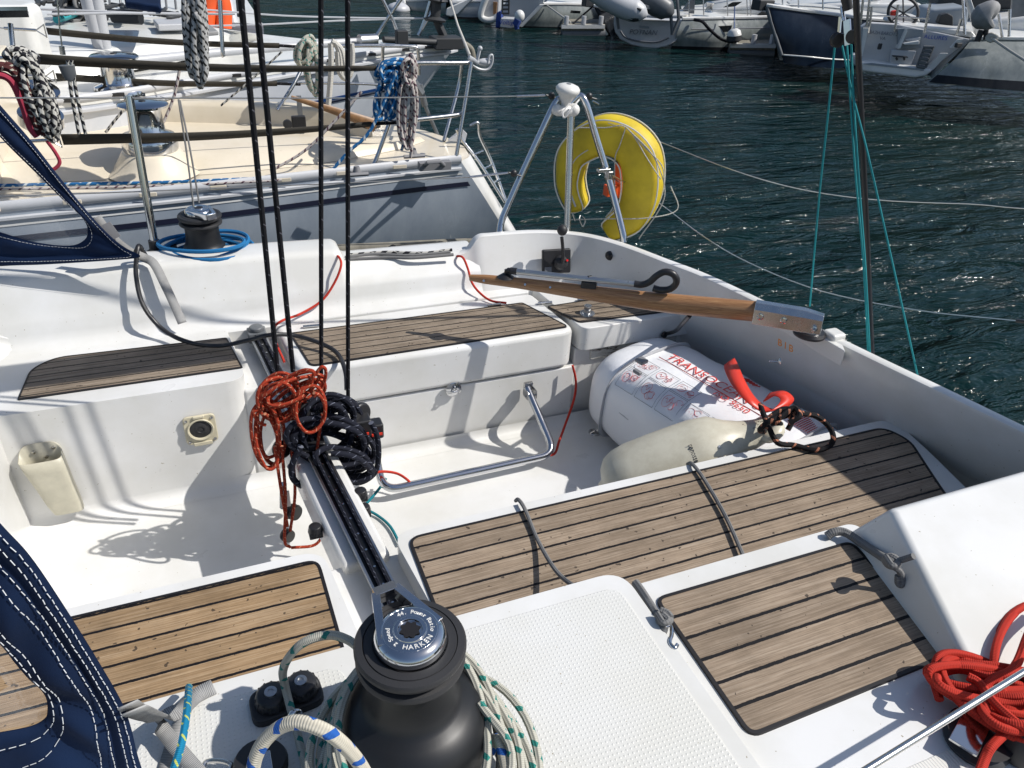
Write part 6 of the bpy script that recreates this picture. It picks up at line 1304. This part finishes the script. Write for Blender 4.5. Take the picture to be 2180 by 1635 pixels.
poly(al, [(1892, 36), (1912, 30), (1955, 34), (1962, 50), (1885, 48)], 13.9, .3, 'far_white', 'pedestal', .05); poly(al, [(1898, 24), (1912, 22), (1912, 34), (1895, 35)], 13.7, .1, 'red_plastic', 'cushion', .02)
poly(al, [(2056, -8), (2066, -8), (2086, 52), (2082, 80), (2078, 76), (2070, 40)], 13.4, .12, 'far_white', 'arch', .02)
for L_ in ([(2050, -8), (2054, 74)], [(2046, 40), (2036, 76)], [(2126, 30), (2134, 80)], [(1838, -8), (1832, 50)], [(1852, -8), (1845, 56)], [(1856, 14), (1850, 70)], [(1912, 10), (1905, 68)], [(1980, 8), (1968, 70)], [(2150, 20), (2148, 78)]): st_rail(al, L_, 13.2, .018)
st_rail(al, [(1834, 34), (1890, 34), (1980, 40)], 13.25, .010)
ob = thing('outboard_motor', 'outboard motor under a pale grey cover on the rail of the ALLURES boat', 'outboard motor', tuple(G_(2095, 60, 13.0)))
P_, R_ = taper([(2074, 58), (2084, 48), (2098, 36), (2112, 28), (2122, 32)], [.04, .15, .19, .16, .05], 12.9); MB().tube(P_, R_, 0, 14).build('cover', M['grey_cover'], ob)
MB().tube([G_(2090, 64, 13), G_(2080, 88, 13)], .04).tube([G_(2100, 60, 13), G_(2098, 84, 13)], .03).build('shaft', M['clutter_dark'], ob)
m = MB(); 
for i in range(7): pxx = [G_(2112 + 10 * cos(a + i) + random.uniform(-3, 3), 80 + 6 * sin(a + i) + random.uniform(-3, 3), 12.95) for a in (0, 1, 2, 3, 4, 5)]; m.tube(cr(pxx, 3), .018)
m.tube([G_(2112, 82, 12.95), G_(2150, 108, 12.8), G_(2200, 140, 12.6)], .018)
tag(m.build('rope_coil', M['rope_white'], None), 'pale mooring rope knotted on the quarter of the ALLURES boat', 'rope coil')
# --- black bow
kb = thing('sailboat', 'black hulled sailboat bow between the pontoon and the POTNAN boat', 'sailboat', tuple(pz(1290, 78, 0)))
far_hull(kb, [(1264, 14, 17.9), (1275, 16, 17.9), (1300, 17, 18.1), (1340, 18, 18.5), (1400, 18, 19.2)], [(1292, 68, 17.9), (1298, 70, 17.9), (1312, 74, 18.1), (1350, 77, 18.5), (1410, 78, 19.2)], [.1, .6, 1.4, 2.6, 3.0], 'hull_black', bulge=.04)
MB().box(G_(1258, 5, 18), (.35, .2, .16)).tube([G_(1256, 2, 18), G_(1268, 14, 18)], .05).build('bow_roller', M['clutter_dark'], kb, .02, 2)
MB().ball(G_(1284, 10, 18), .17, sc=(1, 1, .8)).build('furled_sail', M['grey_cover'], kb)
# --- boat with the boarding stern and blue lettering
ws = thing('sailboat', 'grey sailboat with slanting white stern edge and blue lettering, left of the black bow', 'sailboat', tuple(pz(1100, 66, 0)))
far_hull(ws, [(1156, 10, 18.4), (1200, 10, 18.7), (1260, 12, 19.1), (1300, 12, 19.5)], [(1108, 60, 18.3), (1180, 62, 18.6), (1250, 62, 19.0), (1300, 60, 19.5)], [3, 3, 3, 2.6], 'hull_mottle', boot='hull_black', bulge=.08)
MB().slab([G_(x, y, 18.3) for x, y in [(1083, -6), (1160, -6), (1152, 14), (1108, 58), (1070, 40), (1068, 20)]], away * .2).build('transom', M['grey_line'], ws); MB().slab([G_(x, y, 18.2) for x, y in [(1148, 10), (1160, 9), (1112, 58), (1103, 57)]], away * .1).build('stern_edge', M['far_white'], ws, .01, 1)
poly(ws, [(1066, 38), (1100, 40), (1098, 58), (1088, 61), (1064, 58)], 17.9, .3, 'pale_grey', 'stern_panel', .02); text_obj('lettering', 'Voltige', G_(1080, 48, 17.86), xr, (0, 0, 1), .13, M['blue_ink'], ws, .004, shear=.2)
poly(ws, [(1056, 27), (1066, 24), (1066, 60), (1054, 60)], 18.0, .3, 'blue_fabric', 'stern_cover', .03); poly(ws, [(1140, -6), (1300, -6), (1300, 8), (1150, 8)], 20.0, 1.0, 'far_white', 'cabin_trunk', .05); poly(ws, [(1215, 22), (1236, 23), (1235, 29), (1214, 28)], 18.6, .03, 'dark_glass', 'hull_window')
for x in (1070, 1084): st_rail(ws, [(x, -5), (x - 1, 30)], 18.0, .02, 'clutter_dark', 'ladder_rail')
for y in (3, 11, 20, 29): st_rail(ws, [(1070, y), (1084, y)], 18.0, .02, 'clutter_dark', 'ladder_rung')
MB().tube([G_(1165, 12, 18.4), G_(1215, 48, 17.7)], .018).build('mooring_line', M['rope_white'], ws); MB().tube([G_(1262, 14, 18.2), G_(1220, 50, 17.7)], .018).build('mooring_line', M['rope_black'], ws)
om = thing('outboard_motor', 'small outboard motor with a white and blue cowl on the lettered stern', 'outboard motor', tuple(G_(1102, 55, 17.7)))
MB().ball(G_(1106, 34, 17.75), .11, sc=(1, 1, 1.1)).ball(G_(1103, 42, 17.75), .09).build('cowl', M['far_white'], om); MB().tube([G_(1103, 42, 17.7), G_(1098, 54, 17.7)], .08).tube([G_(1098, 52, 17.7), G_(1101, 62, 17.7)], .05).build('leg', M['blue_fabric'], om)
# --- three sterns further left
b3 = thing('sailboat', 'dark hulled sailboat with a white scooped stern, just left of the lettered one', 'sailboat', tuple(pz(1035, 50, 0)))
MB().tube(cr([G_(x, y, 18.7) for x, y in [(1037, -8), (1030, 8), (1024, 28), (1026, 38), (1038, 43), (1052, 41), (1060, 34)]], 5), .07, 0, 10).build('stern_scoop', M['far_white'], b3)
poly(b3, [(1037, -8), (1062, -8), (1060, 36), (1040, 40), (1029, 36)], 18.8, .3, 'pale_grey', 'transom'); poly(b3, [(1050, 4), (1058, 5), (1056, 30), (1050, 30)], 18.75, .05, 'bare_wood', 'stern_door')
far_hull(b3, [(962, 6, 19.2), (1000, 5, 19.2), (1036, 4, 19.2)], [(955, 38, 19.2), (1000, 40, 19.2), (1030, 40, 19.2)], 3, 'hull_grey', boot='hull_black', bulge=.02)
b4 = thing('sailboat', 'dark hulled sailboat with a pale raked stern, second from the top left of the water', 'sailboat', tuple(pz(960, 38, 0)))
poly(b4, [(950, 18), (1003, -6), (1010, -6), (975, 30), (960, 36), (948, 33)], 19.0, .3, 'far_white', 'transom', .03)
far_hull(b4, [(848, 2, 20.6), (890, 2, 20.3), (950, 0, 20.0)], [(858, 30, 20.5), (900, 33, 20.2), (950, 34, 20.0)], 3, 'hull_mottle', boot='hull_black', bulge=.03); poly(b4, [(842, -8), (858, -8), (866, 10), (848, 16), (842, 10)], 20.4, .3, 'far_white', 'bow', .05)
MB().ball(G_(848, 20, 20.3), .28, sc=(1, 1, .55)).build('bow_fender', M['pale_grey'], b4)
qy = thing('pontoon', 'long dark quay edge across the top of the water left of the far sterns', 'pontoon', tuple(G_(700, 5, 24)))
MB().slab([G_(540, -6, 25), G_(845, -2, 24), G_(845, -14, 27), G_(540, -16, 28)], (0, 0, -.5)).build('walkway', M['clutter_dark'], qy); 
for i in range(6): MB().box(G_(600 + 45 * i, -8, 24.5), (.9, .5, .25)).build('mooring_box', M['far_white'], qy, .03, 2)
for o_ in (p1, nb, al, kb, ws, b3, b4): o_['group'] = 'sailboats moored across the water'
# masts rise out of frame above these boats (seen only in the water's reflections)
for par, x, D in ((p1, 1600, 19.5), (nb, 1860, 17), (al, 2200, 16), (ws, 1240, 21), (b3, 1010, 21)):
    q_ = G_(x, 10, D); MB().tube([q_, q_ + V((0, 0, 12))], [.10, .07], 0, 10).build('mast', M['alloy'], par)
# unseen wooded ridge added behind the harbour to darken the water's reflection
random.seed(4); rows = [[], [], []]
for i in range(60):
    a = radians(-40 + 200 * i / 59); R_h = 120; h_ = 16 + 5 * sin(i * .5) + 3 * sin(i * 1.3 + 1)
    for r_, (rr_, zz_) in zip(rows, ((R_h, -.5), (R_h + 6, h_ * .8), (R_h + 30, h_))): r_.append(V((cos(a) * rr_, sin(a) * rr_, zz_)))
simple('unseen_shore', (.035, .05, .03), .9, var=.5, vs=.2)
tag(MB().grid(rows).build('unseen_hills', M['unseen_shore'], None), kind='structure')
MB().prism([(-400, -400), (500, -400), (500, 500), (-400, 500)], -.5, 0).build('water', M['sea_water'])
tag(bpy.data.objects['water'], kind='structure')
